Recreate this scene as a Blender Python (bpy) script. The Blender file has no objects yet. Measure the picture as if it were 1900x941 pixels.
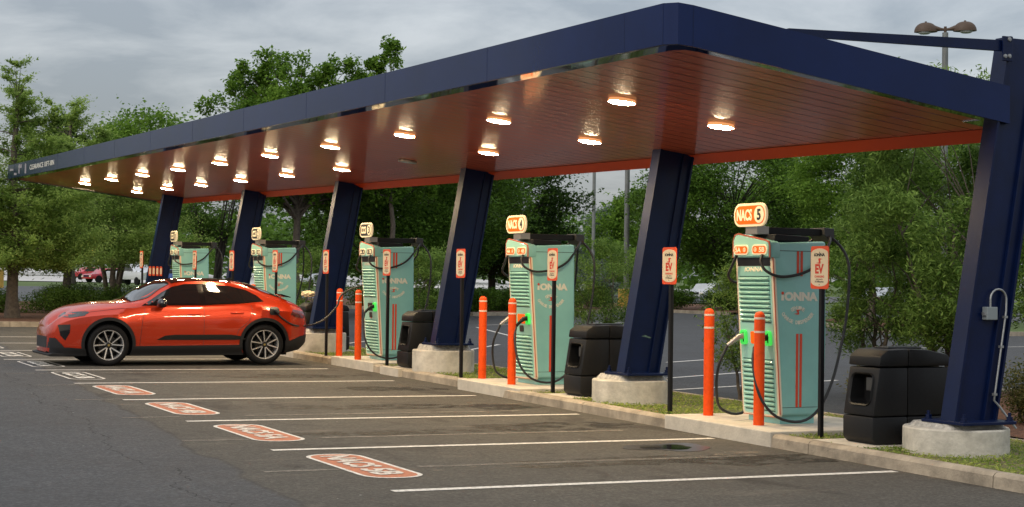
import bpy, bmesh, math, random
import numpy as np
from mathutils import Vector, Matrix
from mathutils.geometry import delaunay_2d_cdt, tessellate_polygon
R = math.radians
sc = bpy.context.scene
C = sc.collection

# ---------------------------------------------------------------- camera
F, ROLL, PITCH, YAW, CAMH = 3063.5, .01307, .01798, .46022, 1.8257
fw = Vector((math.sin(YAW)*math.cos(PITCH), math.cos(YAW)*math.cos(PITCH), math.sin(PITCH)))
rt = Vector((math.cos(YAW), -math.sin(YAW), 0))
up = rt.cross(fw)
cr, sr = math.cos(ROLL), math.sin(ROLL)
RT = rt*cr + up*sr
UP = up*cr - rt*sr
cam = bpy.data.cameras.new('camera'); camo = bpy.data.objects.new('camera', cam); C.objects.link(camo)
m = Matrix((RT, UP, -fw)).transposed().to_4x4(); m.translation = (0, 0, CAMH)
camo.matrix_world = m
cam.sensor_width = 36; cam.lens = 36*F/1900; cam.clip_start = .1; cam.clip_end = 3000
sc.camera = camo

# ---------------------------------------------------------------- world: overcast evening sky
w = bpy.data.worlds.new('World'); sc.world = w; w.use_nodes = True
nt = w.node_tree; nd = nt.nodes; lk = nt.links; nd.clear()
SUN_EL, SUN_AZ = 38, 250
sky = nd.new('ShaderNodeTexSky'); sky.sky_type = 'NISHITA'; sky.sun_disc = False
sky.sun_elevation = R(SUN_EL); sky.sun_rotation = R(SUN_AZ); sky.air_density = 1; sky.dust_density = 4
bg1 = nd.new('ShaderNodeBackground'); bg1.inputs[1].default_value = .05; lk.new(sky.outputs[0], bg1.inputs[0])
tc = nd.new('ShaderNodeTexCoord'); sep = nd.new('ShaderNodeSeparateXYZ'); lk.new(tc.outputs['Generated'], sep.inputs[0])
def mth(n, op, a, b=None, clamp=False):
    x = n.new('ShaderNodeMath'); x.operation = op; x.use_clamp = clamp
    for i, v in enumerate((a, b)):
        if v is None: continue
        if isinstance(v, (int, float)): x.inputs[i].default_value = v
        else: x.id_data.links.new(v, x.inputs[i])
    return x.outputs[0]
# project direction on a cloud layer so that the clouds flatten towards the horizon
den = mth(nd, 'ADD', mth(nd, 'MAXIMUM', sep.outputs[2], 0.0), .16)
cx = mth(nd, 'DIVIDE', sep.outputs[0], den); cy = mth(nd, 'DIVIDE', sep.outputs[1], den)
comb = nd.new('ShaderNodeCombineXYZ'); lk.new(cx, comb.inputs[0]); lk.new(cy, comb.inputs[1])
n1 = nd.new('ShaderNodeTexNoise'); n1.inputs['Scale'].default_value = 2.1; n1.inputs['Detail'].default_value = 8; n1.inputs['Roughness'].default_value = .58
n1.inputs['Distortion'].default_value = .35
lk.new(comb.outputs[0], n1.inputs[0])
rp = nd.new('ShaderNodeValToRGB'); lk.new(n1.outputs[0], rp.inputs[0])
rp.color_ramp.elements[0].position = .36; rp.color_ramp.elements[0].color = (.245, .262, .282, 1)
rp.color_ramp.elements[1].position = .64; rp.color_ramp.elements[1].color = (.47, .480, .485, 1)
# overcast dome: brighter towards the zenith
gz = mth(nd, 'MULTIPLY_ADD', sep.outputs[2], 2.1); nd_last = gz.node; nd_last.inputs[2].default_value = .76
gz = mth(nd, 'MAXIMUM', gz, .45)
bg2 = nd.new('ShaderNodeBackground'); lk.new(rp.outputs[0], bg2.inputs[0]); lk.new(gz, bg2.inputs[1])
addn = nd.new('ShaderNodeAddShader'); lk.new(bg1.outputs[0], addn.inputs[0]); lk.new(bg2.outputs[0], addn.inputs[1])
wo = nd.new('ShaderNodeOutputWorld'); lk.new(addn.outputs[0], wo.inputs[0])

sl = bpy.data.lights.new('sun', 'SUN'); sl.energy = .55; sl.angle = R(25); sl.color = (1, .97, .92)
so = bpy.data.objects.new('sun', sl); C.objects.link(so)
az = R(SUN_AZ)
sdir = Vector((math.sin(az)*math.cos(R(SUN_EL)), math.cos(az)*math.cos(R(SUN_EL)), math.sin(R(SUN_EL))))
so.rotation_euler = sdir.to_track_quat('Z', 'Y').to_euler()
so.location = (0, 0, 30)
sc.view_settings.view_transform = 'Standard'; sc.view_settings.look = 'None'
sc.view_settings.exposure = 0; sc.view_settings.gamma = 1; sc.view_settings.use_curve_mapping = False
LAMP = 280.0

# ---------------------------------------------------------------- helpers
GX, GY = -.0068, .0099          # the site falls gently towards the street
def G(x, y): return GX*x + GY*y
def V(x, y, z=0): return Vector((x, y, G(x, y)+z))

def tag(o, label=None, cat=None, group=None, kind=None):
    if label: o['label'] = label
    if cat: o['category'] = cat
    if group: o['group'] = group
    if kind: o['kind'] = kind
    return o
def thing(name, loc, label, cat, group=None, rz=0):
    o = bpy.data.objects.new(name, None); C.objects.link(o); o.location = loc; o.rotation_euler = (0, 0, rz)
    o.empty_display_size = .2
    return tag(o, label, cat, group)

class MB:
    def __init__(s): s.v = []; s.f = []
    def add(s, vs, fs, M=None):
        b = len(s.v)
        if M is not None: vs = [M @ Vector(p) for p in vs]
        s.v += [tuple(p) for p in vs]; s.f += [tuple(i+b for i in f) for f in fs]; return s
    def box(s, x0, x1, y0, y1, z0, z1, M=None):
        vs = [(x, y, z) for z in (z0, z1) for y in (y0, y1) for x in (x0, x1)]
        return s.add(vs, [(0, 2, 3, 1), (4, 5, 7, 6), (0, 1, 5, 4), (2, 6, 7, 3), (0, 4, 6, 2), (1, 3, 7, 5)], M)
    def cyl(s, c, r, z0, z1, n=24, r2=None, M=None):
        return s.lathe([(0, z0), (r, z0), (r if r2 is None else r2, z1), (0, z1)], c, n, M)
    def lathe(s, prof, c=(0, 0), n=24, M=None):
        vs = []; fs = []; k = len(prof)
        for i in range(n):
            a = 2*math.pi*i/n
            for r, z in prof: vs.append((c[0]+r*math.cos(a), c[1]+r*math.sin(a), z))
        for i in range(n):
            j = (i+1) % n
            for q in range(k-1):
                a, b, c_, d = i*k+q, j*k+q, j*k+q+1, i*k+q+1
                if prof[q][0] == 0: fs.append((a, c_, d))
                elif prof[q+1][0] == 0: fs.append((a, b, d))
                else: fs.append((a, b, c_, d))
        return s.add(vs, fs, M)
    def tube(s, pts, r, n=8, M=None, cap=True):
        pts = [Vector(p) for p in pts]; k = len(pts)
        rs = r if hasattr(r, '__len__') else [r]*k
        vs = []; fs = []; u = None
        for i, p in enumerate(pts):
            t = (pts[min(i+1, k-1)]-pts[max(i-1, 0)]).normalized()
            if u is None:
                u = t.orthogonal().normalized()
            else:
                u = (u-t*u.dot(t)).normalized()
            w_ = t.cross(u)
            for j in range(n):
                a = 2*math.pi*j/n; vs.append(p+(u*math.cos(a)+w_*math.sin(a))*rs[i])
        for i in range(k-1):
            for j in range(n):
                j2 = (j+1) % n; fs.append((i*n+j, i*n+j2, (i+1)*n+j2, (i+1)*n+j))
        if cap: fs += [tuple(reversed(range(n))), tuple(range((k-1)*n, k*n))]
        return s.add(vs, fs, M)
    def prism(s, poly, a, b, axis='y', M=None):
        """poly of 2D points; axis y: (x,z) extruded along y; axis z: (x,y); axis x: (y,z)"""
        k = len(poly)
        def mk(p, t): return (p[0], t, p[1]) if axis == 'y' else ((p[0], p[1], t) if axis == 'z' else (t, p[0], p[1]))
        vs = [mk(p, a) for p in poly]+[mk(p, b) for p in poly]
        fs = [(i, (i+1) % k, k+(i+1) % k, k+i) for i in range(k)]
        tri = tessellate_polygon([[Vector((p[0], p[1], 0)) for p in poly]])
        fs += [tuple(t) for t in tri]+[tuple(k+i for i in reversed(t)) for t in tri]
        return s.add(vs, fs, M)
    def build(s, name, mat, parent=None, smooth=None, bevel=0, seg=2):
        me = bpy.data.meshes.new(name)
        me.from_pydata(s.v, [], s.f)
        bm = bmesh.new(); bm.from_mesh(me)
        bmesh.ops.remove_doubles(bm, verts=bm.verts, dist=1e-5)
        bmesh.ops.recalc_face_normals(bm, faces=bm.faces)
        if bevel:
            ed = [e for e in bm.edges if len(e.link_faces) == 2 and e.calc_face_angle() > .5]
            bmesh.ops.bevel(bm, geom=ed, offset=bevel, segments=seg, profile=.5, affect='EDGES', clamp_overlap=True)
        if smooth:
            for f in bm.faces: f.smooth = True
            for e in bm.edges:
                if len(e.link_faces) == 2 and e.calc_face_angle() > smooth: e.smooth = False
        bm.to_mesh(me); bm.free()
        me.materials.append(mat)
        o = bpy.data.objects.new(name, me); C.objects.link(o)
        if parent: o.parent = parent
        return o

def rrect(w_, h, r, n=6, cx=0, cy=0):
    pts = []
    for (sx, sy, a0) in ((1, 1, 0), (-1, 1, 90), (-1, -1, 180), (1, -1, 270)):
        for i in range(n+1):
            a = R(a0+90*i/n); pts.append((cx+sx*(w_/2-r)+r*math.cos(a), cy+sy*(h/2-r)+r*math.sin(a)))
    return pts
def frame(o, r, u):  # matrix: local x->r, y->u, z->normal
    r = Vector(r).normalized(); u = Vector(u).normalized(); n = r.cross(u)
    M = Matrix((r, u, n)).transposed().to_4x4(); M.translation = Vector(o); return M
TXT = {}
def text_geo(s, bold=.012):
    k = (s, bold)
    if k not in TXT:
        cu = bpy.data.curves.new('t', 'FONT'); cu.body = s; cu.size = 1; cu.offset = bold; cu.extrude = .5
        cu.resolution_u = 3
        o = bpy.data.objects.new('t', cu); C.objects.link(o)
        dg = bpy.context.evaluated_depsgraph_get(); dg.update()
        me = o.evaluated_get(dg).to_mesh()
        vs = np.array([v.co[:] for v in me.vertices]); fs = [tuple(p.vertices) for p in me.polygons]
        o.evaluated_get(dg).to_mesh_clear(); bpy.data.objects.remove(o); bpy.data.curves.remove(cu)
        lo = vs.min(0); hi = vs.max(0)
        vs = (vs-(lo+hi)/2)/np.array([hi[0]-lo[0], hi[1]-lo[1], 1])
        TXT[k] = (vs, fs)
    return TXT[k]
def text(mb, s, w_, h, M, depth=.004, bold=.02, cx=0, cy=0, lift=0):
    """text fitted in a w x h box centred on (cx,cy) of M's plane"""
    vs, fs = text_geo(s, bold)
    mb.add([(cx+p[0]*w_, cy+p[1]*h, lift+(p[2]+.5)*depth) for p in vs], fs, M)

# ---------------------------------------------------------------- materials
def mat(name, col, rough=.5, metal=0, spec=.5, coat=0, coatr=.05, emit=None, es=0, noise=None, bump=None, ior=None):
    """noise: (scale, amount, [col2]) ; bump: (scale, strength)"""
    m = bpy.data.materials.new(name); m.use_nodes = True; n = m.node_tree.nodes; l = m.node_tree.links
    b = n['Principled BSDF']; b.inputs['Base Color'].default_value = (*col, 1); b.inputs['Roughness'].default_value = rough
    b.inputs['Metallic'].default_value = metal; b.inputs['Specular IOR Level'].default_value = spec
    b.inputs['Coat Weight'].default_value = coat; b.inputs['Coat Roughness'].default_value = coatr
    if emit: b.inputs['Emission Color'].default_value = (*emit, 1); b.inputs['Emission Strength'].default_value = es
    if noise or bump:
        t = n.new('ShaderNodeTexCoord')
    if noise:
        x = n.new('ShaderNodeTexNoise'); x.inputs['Scale'].default_value = noise[0]; x.inputs['Detail'].default_value = 8; x.inputs['Roughness'].default_value = .65
        l.new(t.outputs['Object'], x.inputs[0])
        c2 = noise[2] if len(noise) > 2 else tuple(c*(1-noise[1]) for c in col)
        mx = n.new('ShaderNodeValToRGB'); l.new(x.outputs[0], mx.inputs[0])
        mx.color_ramp.elements[0].position = .35; mx.color_ramp.elements[0].color = (*c2, 1)
        mx.color_ramp.elements[1].position = .65; mx.color_ramp.elements[1].color = (*col, 1)
        l.new(mx.outputs[0], b.inputs['Base Color'])
    if bump:
        x = n.new('ShaderNodeTexNoise'); x.inputs['Scale'].default_value = bump[0]; x.inputs['Detail'].default_value = 6
        l.new(t.outputs['Object'], x.inputs[0])
        bp = n.new('ShaderNodeBump'); bp.inputs['Strength'].default_value = bump[1]; bp.inputs['Distance'].default_value = .02
        l.new(x.outputs[0], bp.inputs['Height']); l.new(bp.outputs[0], b.inputs['Normal'])
    return m
NAVY = mat('navy_paint', (.002, .0125, .074), .25, spec=.28, noise=(.9, .25), bump=(1.2, .04))
NAVY2 = mat('navy_steel', (.0015, .0085, .048), .36, spec=.28, noise=(3, .3), bump=(60, .05))
SOFF = mat('soffit_orange', (.58, .118, .052), .5, spec=.2, coat=.6, coatr=.12, noise=(.6, .15), bump=(.8, .05))
TRIMM = mat('polished_trim', (.40, .42, .43), .05, metal=1)
GLOWB = mat('orange_red_glow_band', (.62, .062, .008), .45, spec=.25)
ORNG = mat('bollard_orange', (.90, .085, .003), .5, spec=.25, noise=(9, .22))
REFL = mat('reflective_band', (.8, .62, .5), .4)
TEAL = mat('teal_paint', (.26, .56, .52), .33, coat=.3, noise=(1.4, .14), bump=(40, .02))
MINT = mat('mint_panel', (.37, .70, .59), .35, coat=.2, noise=(3, .06))
CREAM = mat('cream', (.80, .70, .52), .5)
LOGOC = mat('cream_logo', (.72, .70, .58), .5)
STRIPE = mat('red_orange_stripe', (.62, .06, .02), .4)
BLK = mat('black_plastic', (.010, .010, .0105), .52, spec=.28, noise=(30, .3), bump=(120, .08))
BLKP = mat('black_powder_coat', (.007, .007, .008), .4, spec=.3)
RUB = mat('black_cable_rubber', (.014, .014, .015), .45)
DGREY = mat('dark_grey_metal', (.05, .05, .052), .4, metal=.3)
ALU = mat('brushed_aluminium', (.40, .37, .34), .35, metal=.6)
STEEL = mat('galvanised_steel', (.36, .37, .37), .4, metal=.6, noise=(20, .2))
CONC = mat('concrete', (.62, .56, .455), .85, noise=(5, .22), bump=(40, .3))
DISCM = mat('footing_concrete', (.66, .61, .51), .85, noise=(4, .36), bump=(25, .35))
GROUT = mat('grout', (.56, .53, .47), .9, noise=(12, .5), bump=(30, .6))
KERB = mat('kerb_concrete', (.46, .385, .285), .9, noise=(3, .5), bump=(50, .4))
WHITEP = mat('worn_white_paint', (.62, .60, .55), .7, noise=(9, .35))
GRILL = mat('gloss_black', (.006, .006, .007), .12, coat=.5)
SIGNO = mat('lit_orange_sign', (.85, .10, .004), .5, spec=.2, emit=(1, .13, .003), es=.5)
SIGNC = mat('lit_cream_sign', (.8, .7, .5), .4, emit=(1, .76, .42), es=.30)
SIGNK = mat('sign_black', (.01, .01, .012), .4)
GREENL = mat('green_light_ring', (.05, .6, .1), .3, emit=(.10, 1, .13), es=.5)
EVO = mat('sign_orange', (.78, .085, .02), .35)
EVC = mat('sign_cream', (.78, .66, .47), .4, noise=(20, .05))
EVT = mat('sign_red_text', (.60, .03, .01), .45)
LENS = mat('lamp_lens', (.9, .85, .75), .4, emit=(1, .77, .46), es=LAMP)
LAMPH = mat('glow_lamp_housing', (.75, .42, .22), .5, emit=(1, .50, .19), es=.7)  # emission imitates the orange lamplight and reflection seen on the housing
YELLOW = mat('yellow_concrete', (.60, .36, .06), .7, noise=(4, .25))
BROWNM = mat('brown_lamp_metal', (.085, .055, .036), .5, spec=.3)
POLEM = mat('grey_pole', (.20, .21, .20), .5, noise=(3, .3))
GLASSM = mat('lamp_glass', (.5, .5, .5), .1)
MULCH = mat('red_brown_mulch', (.19, .080, .036), .95, noise=(14, .6), bump=(60, 1))
BARK = mat('grey_bark', (.15, .12, .09), .9, noise=(12, .5), bump=(30, .8))
BARKD = mat('dark_bark', (.06, .05, .04), .9, noise=(12, .5), bump=(30, .8))
PAPER = mat('crumpled_paper', (.75, .62, .4), .8, bump=(20, .6))

def asphalt_mat():
    m = bpy.data.materials.new('asphalt'); m.use_nodes = True; n = m.node_tree.nodes; l = m.node_tree.links
    b = n['Principled BSDF']; b.inputs['Specular IOR Level'].default_value = .22; t = n.new('ShaderNodeTexCoord'); co = t.outputs['Object']
    def noise(scale, det=8, rough=.6, vec=co, dist=0):
        x = n.new('ShaderNodeTexNoise'); x.inputs['Scale'].default_value = scale; x.inputs['Detail'].default_value = det
        x.inputs['Roughness'].default_value = rough; x.inputs['Distortion'].default_value = dist; l.new(vec, x.inputs[0]); return x.outputs[0]
    def ramp(v, a, b_):
        x = n.new('ShaderNodeMapRange'); x.inputs[1].default_value = a; x.inputs[2].default_value = b_; l.new(v, x.inputs[0]); return x.outputs[0]
    def mix(f, a, b_):
        x = n.new('ShaderNodeMix'); x.data_type = 'RGBA'
        for i, q in ((6, a), (7, b_)):
            if isinstance(q, tuple): x.inputs[i].default_value = (*q, 1)
            else: l.new(q, x.inputs[i])
        if isinstance(f, float): x.inputs[0].default_value = f
        else: l.new(f, x.inputs[0])
        return x.outputs[2]
    s = n.new('ShaderNodeSeparateXYZ'); l.new(co, s.inputs[0])
    # boundary between the darker, newer drive and the older bays, their brown partly painted lamp warmth: x about 4.4 .. 5.4, wavering
    bx = mth(n, 'ADD', s.outputs[0], mth(n, 'MULTIPLY', s.outputs[1], -.075)); 
    bx = mth(n, 'ADD', bx, mth(n, 'MULTIPLY', noise(.8, 1), .4))
    bay = ramp(bx, 3.46, 3.56)
    inlot = ramp(s.outputs[0], 11.6, 11.4)
    edge = mth(n, 'MULTIPLY', ramp(mth(n, 'ABSOLUTE', mth(n, 'ADD', bx, -3.52)), .035, .008), inlot)
    bay = mth(n, 'MULTIPLY', bay, inlot)
    fine = ramp(noise(75, 6, .85), .32, .68)
    vc = n.new('ShaderNodeTexVoronoi'); vc.inputs['Scale'].default_value = 42; l.new(co, vc.inputs[0])
    sc2 = n.new('ShaderNodeSeparateColor'); l.new(vc.outputs['Color'], sc2.inputs[0])
    fine = mth(n, 'ADD', mth(n, 'MULTIPLY', fine, .42), mth(n, 'MULTIPLY', mth(n, 'POWER', sc2.outputs[0], 2.0), .52))
    fine = mth(n, 'ADD', fine, .02)
    drive = mix(fine, (.036, .037, .0385), (.130, .131, .134))
    bays = mix(fine, (.042, .039, .033), (.150, .139, .118))
    base = mix(bay, drive, bays)
    big = ramp(noise(.45, 6, .6), .35, .7)
    base = mix(mth(n, 'MULTIPLY', big, .35), base, (.05, .045, .04))
    # dark fluid stains and pale dried patches in the bays
    mp = n.new('ShaderNodeMapping'); mp.inputs['Scale'].default_value = (1, .55, 1); l.new(co, mp.inputs[0])
    st = ramp(noise(1.1, 7, .7, mp.outputs[0], .6), .55, .64)
    base = mix(mth(n, 'MULTIPLY', mth(n, 'MULTIPLY', st, bay), .55), base, (.022, .019, .018))
    mp2 = n.new('ShaderNodeMapping'); mp2.inputs['Location'].default_value = (7, 3, 0); mp2.inputs['Scale'].default_value = (.35, 1.3, 1); l.new(co, mp2.inputs[0])
    pl = ramp(noise(1.4, 7, .7, mp2.outputs[0], .3), .58, .74)
    base = mix(mth(n, 'MULTIPLY', mth(n, 'MULTIPLY', pl, bay), .38), base, (.26, .215, .165))
    # white specks of grit
    v = n.new('ShaderNodeTexVoronoi'); v.inputs['Scale'].default_value = 2.3; l.new(co, v.inputs[0])
    sp = ramp(v.outputs['Distance'], .028, .018)
    base = mix(mth(n, 'MULTIPLY', sp, .8), base, (.5, .48, .45))
    # one long wandering crack in the drive
    cn = noise(.9, 7, .62)
    cxv = mth(n, 'ADD', mth(n, 'ADD', s.outputs[0], mth(n, 'MULTIPLY', cn, -1.1)), mth(n, 'MULTIPLY', s.outputs[1], -.06))
    cd = mth(n, 'ABSOLUTE', mth(n, 'ADD', cxv, -2.35))
    ck = ramp(cd, .012, .003)
    base = mix(mth(n, 'MULTIPLY', ck, .9), base, (.010, .010, .010))
    base = mix(mth(n, 'MULTIPLY', edge, .35), base, (.022, .021, .020))
    l.new(base, b.inputs['Base Color'])
    rr = n.new('ShaderNodeMapRange'); l.new(noise(3, 5), rr.inputs[0]); rr.inputs[3].default_value = .66; rr.inputs[4].default_value = .9
    l.new(rr.outputs[0], b.inputs['Roughness'])
    bp = n.new('ShaderNodeBump'); bp.inputs['Strength'].default_value = .55; bp.inputs['Distance'].default_value = .012
    l.new(noise(110, 5, .75), bp.inputs['Height']); l.new(bp.outputs[0], b.inputs['Normal'])
    return m
ASPH = asphalt_mat()
ASPH2 = mat('far_asphalt', (.095, .097, .10), .8, noise=(3, .3), bump=(90, .4))
PALE = mat('pale_pavement', (.55, .53, .50), .9, noise=(.05, .15))
GRASSB = mat('lawn_soil', (.085, .115, .028), .95, noise=(3, .5, (.17, .13, .06)), bump=(50, .6))
LAWN = mat('lawn', (.10, .15, .035), .95, noise=(.6, .3), bump=(20, .8))

def paint_mat(name, col, wear=.5, rough=.65, scale=22):
    """road paint worn through to the asphalt in places"""
    m = bpy.data.materials.new(name); m.use_nodes = True; n = m.node_tree.nodes; l = m.node_tree.links
    b = n['Principled BSDF']; b.inputs['Roughness'].default_value = rough
    t = n.new('ShaderNodeTexCoord'); x = n.new('ShaderNodeTexNoise'); x.inputs['Scale'].default_value = scale; x.inputs['Detail'].default_value = 9; x.inputs['Roughness'].default_value = .8
    l.new(t.outputs['Object'], x.inputs[0]); r = n.new('ShaderNodeValToRGB'); l.new(x.outputs[0], r.inputs[0])
    r.color_ramp.elements[0].position = .36*wear+.14; r.color_ramp.elements[0].color = (*[c*.45+.03 for c in col], 1)
    r.color_ramp.elements[1].position = .36*wear+.34; r.color_ramp.elements[1].color = (*col, 1)
    l.new(r.outputs[0], b.inputs['Base Color'])
    return m
PW = paint_mat('white_line_paint', (.86, .81, .72), .72)
PWD = paint_mat('dull_line_paint', (.50, .46, .41), 1.0)
PO = paint_mat('orange_stencil_paint', (.80, .20, .06), 1.0)
PT = paint_mat('worn_letter_paint', (.90, .80, .68), .8)
def ghost_mat():
    m = bpy.data.materials.new('scrubbed_paint_trace'); m.use_nodes = True; n = m.node_tree.nodes; l = m.node_tree.links
    b = n['Principled BSDF']; b.inputs['Base Color'].default_value = (.25, .22, .18, 1); b.inputs['Roughness'].default_value = .8
    t = n.new('ShaderNodeTexCoord'); x = n.new('ShaderNodeTexNoise'); x.inputs['Scale'].default_value = 5; x.inputs['Detail'].default_value = 9; x.inputs['Roughness'].default_value = .75
    l.new(t.outputs['Object'], x.inputs[0]); r = n.new('ShaderNodeMapRange'); l.new(x.outputs[0], r.inputs[0])
    r.inputs[1].default_value = .30; r.inputs[2].default_value = .62; r.inputs[4].default_value = .75
    l.new(r.outputs[0], b.inputs['Alpha']); return m
GHOST = ghost_mat()

def leaf_mat(name, c1, c2, trans=.35, sc_=1.5, c3=None):
    m = bpy.data.materials.new(name); m.use_nodes = True; n = m.node_tree.nodes; l = m.node_tree.links
    n.remove(n['Principled BSDF']); out = n['Material Output']
    g = n.new('ShaderNodeNewGeometry'); t = n.new('ShaderNodeTexCoord')
    x = n.new('ShaderNodeTexNoise'); x.inputs['Scale'].default_value = sc_; x.inputs['Detail'].default_value = 3; l.new(t.outputs['Object'], x.inputs[0])
    a = mth(n, 'MULTIPLY_ADD', g.outputs['Random Per Island'], .55); l.new(x.outputs[0], a.node.inputs[2])
    r = n.new('ShaderNodeMapRange'); l.new(a, r.inputs[0]); r.inputs[1].default_value = .45; r.inputs[2].default_value = 1.1
    cr_ = n.new('ShaderNodeValToRGB'); l.new(r.outputs[0], cr_.inputs[0])
    cr_.color_ramp.elements[0].color = (*c1, 1); cr_.color_ramp.elements[1].color = (*c2, 1)
    d = n.new('ShaderNodeBsdfPrincipled'); d.inputs['Roughness'].default_value = .55; d.inputs['Specular IOR Level'].default_value = .08; l.new(cr_.outputs[0], d.inputs['Base Color'])
    tr = n.new('ShaderNodeBsdfTranslucent'); hs = n.new('ShaderNodeHueSaturation'); hs.inputs['Value'].default_value = 1.3; l.new(cr_.outputs[0], hs.inputs['Color']); l.new(hs.outputs[0], tr.inputs[0])
    mx = n.new('ShaderNodeMixShader'); mx.inputs[0].default_value = trans; l.new(d.outputs[0], mx.inputs[1]); l.new(tr.outputs[0], mx.inputs[2]); l.new(mx.outputs[0], out.inputs[0])
    return m
LF_FEATHER = leaf_mat('feathery_light_green', (.11, .19, .035), (.40, .52, .13), .5, 1.2)
LF_OAK = leaf_mat('oak_green', (.036, .085, .010), (.125, .225, .032), .3, .9)
LF_BRIGHT = leaf_mat('bright_green', (.06, .135, .015), (.21, .34, .05), .4, .9)
LF_DARK = leaf_mat('dark_green', (.018, .045, .008), (.065, .12, .022), .25, .9)
LF_LONG = leaf_mat('long_leaf_green', (.045, .10, .015), (.26, .38, .085), .35, 1.2)
LF_BLUE = leaf_mat('blue_green', (.10, .14, .11), (.24, .29, .22), .25, 1)
LF_BUSH = leaf_mat('hedge_green', (.035, .075, .010), (.125, .19, .03), .3, 2)
LF_RED = leaf_mat('nandina_leaf', (.05, .075, .02), (.20, .17, .06), .3, 2.5)
LF_GRASS = leaf_mat('grass_blade', (.09, .17, .02), (.40, .44, .11), .3, 2)
LF_FLOWER = mat('white_flower', (.7, .68, .55), .6)

# ---------------------------------------------------------------- ground sheets
def sheet(name, poly, z, m, label=None, cat=None, kind='structure', grid=None):
    mb = MB(); vs = [V(x, y, z) for x, y in poly]
    tri = tessellate_polygon([[Vector((x, y, 0)) for x, y in poly]])
    mb.add(vs, [tuple(t) for t in tri]); o = mb.build(name, m)
    for p in o.data.polygons:
        if p.normal.z < 0: p.flip()
    return tag(o, kind=kind)
sheet('ground', [(-900, -300), (1200, -300), (1200, 1500), (-900, 1500)], -.10, LAWN)
sheet('parking_lot', [(-40, -25), (60, -25), (60, 45.0), (38, 45.4), (47.5, 69), (44.4, 75.4), (36.2, 66.8), (29.3, 63.2), (27.6, 73.5), (27, 79), (-40, 79)], 0, ASPH)
sheet('far_road', [(-200, 79.5), (27.0, 79.5), (60, 100), (140, 140), (140, 165), (60, 132), (-200, 122)], -.02, ASPH2)
sheet('side_road', [(47.5, 71), (60, 52), (160, 62), (160, 90), (60, 84)], -.02, ASPH2)
sheet('white_forecourt', [(-150, 150), (130, 178), (220, 500), (-250, 500)], -.03, PALE)

def kerb(name, line, wd=.15, h=.15, m=KERB, off=0, joint=3.0):
    """kerb along a polyline (its road face on the line, body to the right of travel)"""
    pts = [Vector((x, y, 0)) for x, y in line]
    # resample with joints
    out = MB(); L = 0
    for a, b in zip(pts[:-1], pts[1:]):
        n_ = max(1, int(round((b-a).length/joint))); d = (b-a)/n_
        t = d.normalized(); nr = Vector((t.y, -t.x, 0))
        for i in range(n_):
            p = a+d*i+t*.006; q = a+d*(i+1)-t*.006
            prof = [(0, -.1), (.012, h-.035), (.035, h-.008), (.06, h), (wd, h), (wd, -.1)]
            vs = []
            for e in (p, q):
                for o_, z in prof:
                    c = e+nr*o_; vs.append(V(c.x, c.y, z))
            k = len(prof)
            out.add(vs, [(j, (j+1) % k, k+(j+1) % k, k+j) for j in range(k)]+[tuple(range(k)), tuple(reversed(range(k, 2*k)))])
    o = out.build(name, m, smooth=.6); return tag(o, kind='structure')
# median strip under the canopy
KX = [(10.46, 5.0), (10.5, 11.4), (10.58, 17.0), (10.68, 21.6), (10.93, 24.0), (11.0, 30.5), (10.98, 46.5)]
def kx(y):
    for (a, b), (c, d) in zip(KX[:-1], KX[1:]):
        if y <= d: return a+(c-a)*(y-b)/(d-b)
    return KX[-1][0]
BK = 13.15
kerb('kerb', KX, h=.14)
kerb('kerb', [(BK, 46.5), (BK, 22.0), (BK, 5.0)], h=.14)
kerb('kerb', [(10.98, 46.52), (BK, 46.52)], h=.14)
sheet('median_grass', [(kx(y)+.14, y) for y in (5, 11.4, 17, 21.6, 24, 30.5, 46.5)]+[(BK-.14, 46.5), (BK-.14, 5)], .115, GRASSB)
# left planting bed
BED = [(-30, 50.2), (0, 48.6), (8.0, 47.9), (12.4, 47.5), (14.6, 48.8), (15.9, 52), (17.6, 62), (18.2, 69), (17, 72.5), (13, 73.5), (-30, 73.5)]
kerb('kerb', BED[:-1], h=.15)
sheet('mulch_bed', BED, .13, MULCH)
# far bed behind the lot
FB = [(27.6, 73.5), (29.3, 63.2), (36.2, 66.8), (44.4, 75.4), (47.5, 69.0), (60, 74)]
kerb('kerb', [(26, 92), (27.6, 73.5), (29.3, 63.2), (36.2, 66.8), (44.4, 75.4), (46.6, 69.2)], wd=.25, h=.16)
sheet('mulch_bed', [(26.2, 92), (27.7, 73.6), (29.4, 63.4), (36.1, 66.9), (44.4, 75.5), (46.7, 70), (60, 79), (60, 92)], .10, MULCH)
# right lawn with its tree
kerb('kerb', [(70, 45.6), (39.2, 45.5)][::-1], wd=.25, h=.15)
kerb('kerb', [(46.8, 66.4), (38.6, 49.0), (39.0, 46.2)], wd=.25, h=.15)
sheet('lawn_strip', [(39.3, 45.7), (70, 45.8), (70, 51), (60, 53.2), (46.8, 66.2), (38.8, 49.0)], .12, LAWN)
sheet('mulch_bed', [(40, 50.5), (44, 49.6), (49, 52), (50, 57), (46, 60), (43.5, 58)], .15, MULCH)
# small bed to the right of the median, under the long-leafed tree
BR_ = [(13.3, 5), (13.3, 13.2), (13.6, 15.3), (14.6, 17.6), (16.6, 19.4), (19.2, 20.4), (22, 20), (26, 16), (26, 5)]
sheet('mulch_bed', BR_, .11, MULCH)
kerb('kerb', list(reversed([(13.5, 14.6), (14.4, 17.5), (16.6, 19.5), (19.2, 20.5), (22, 20.1), (26, 16)])), h=.14)
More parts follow.
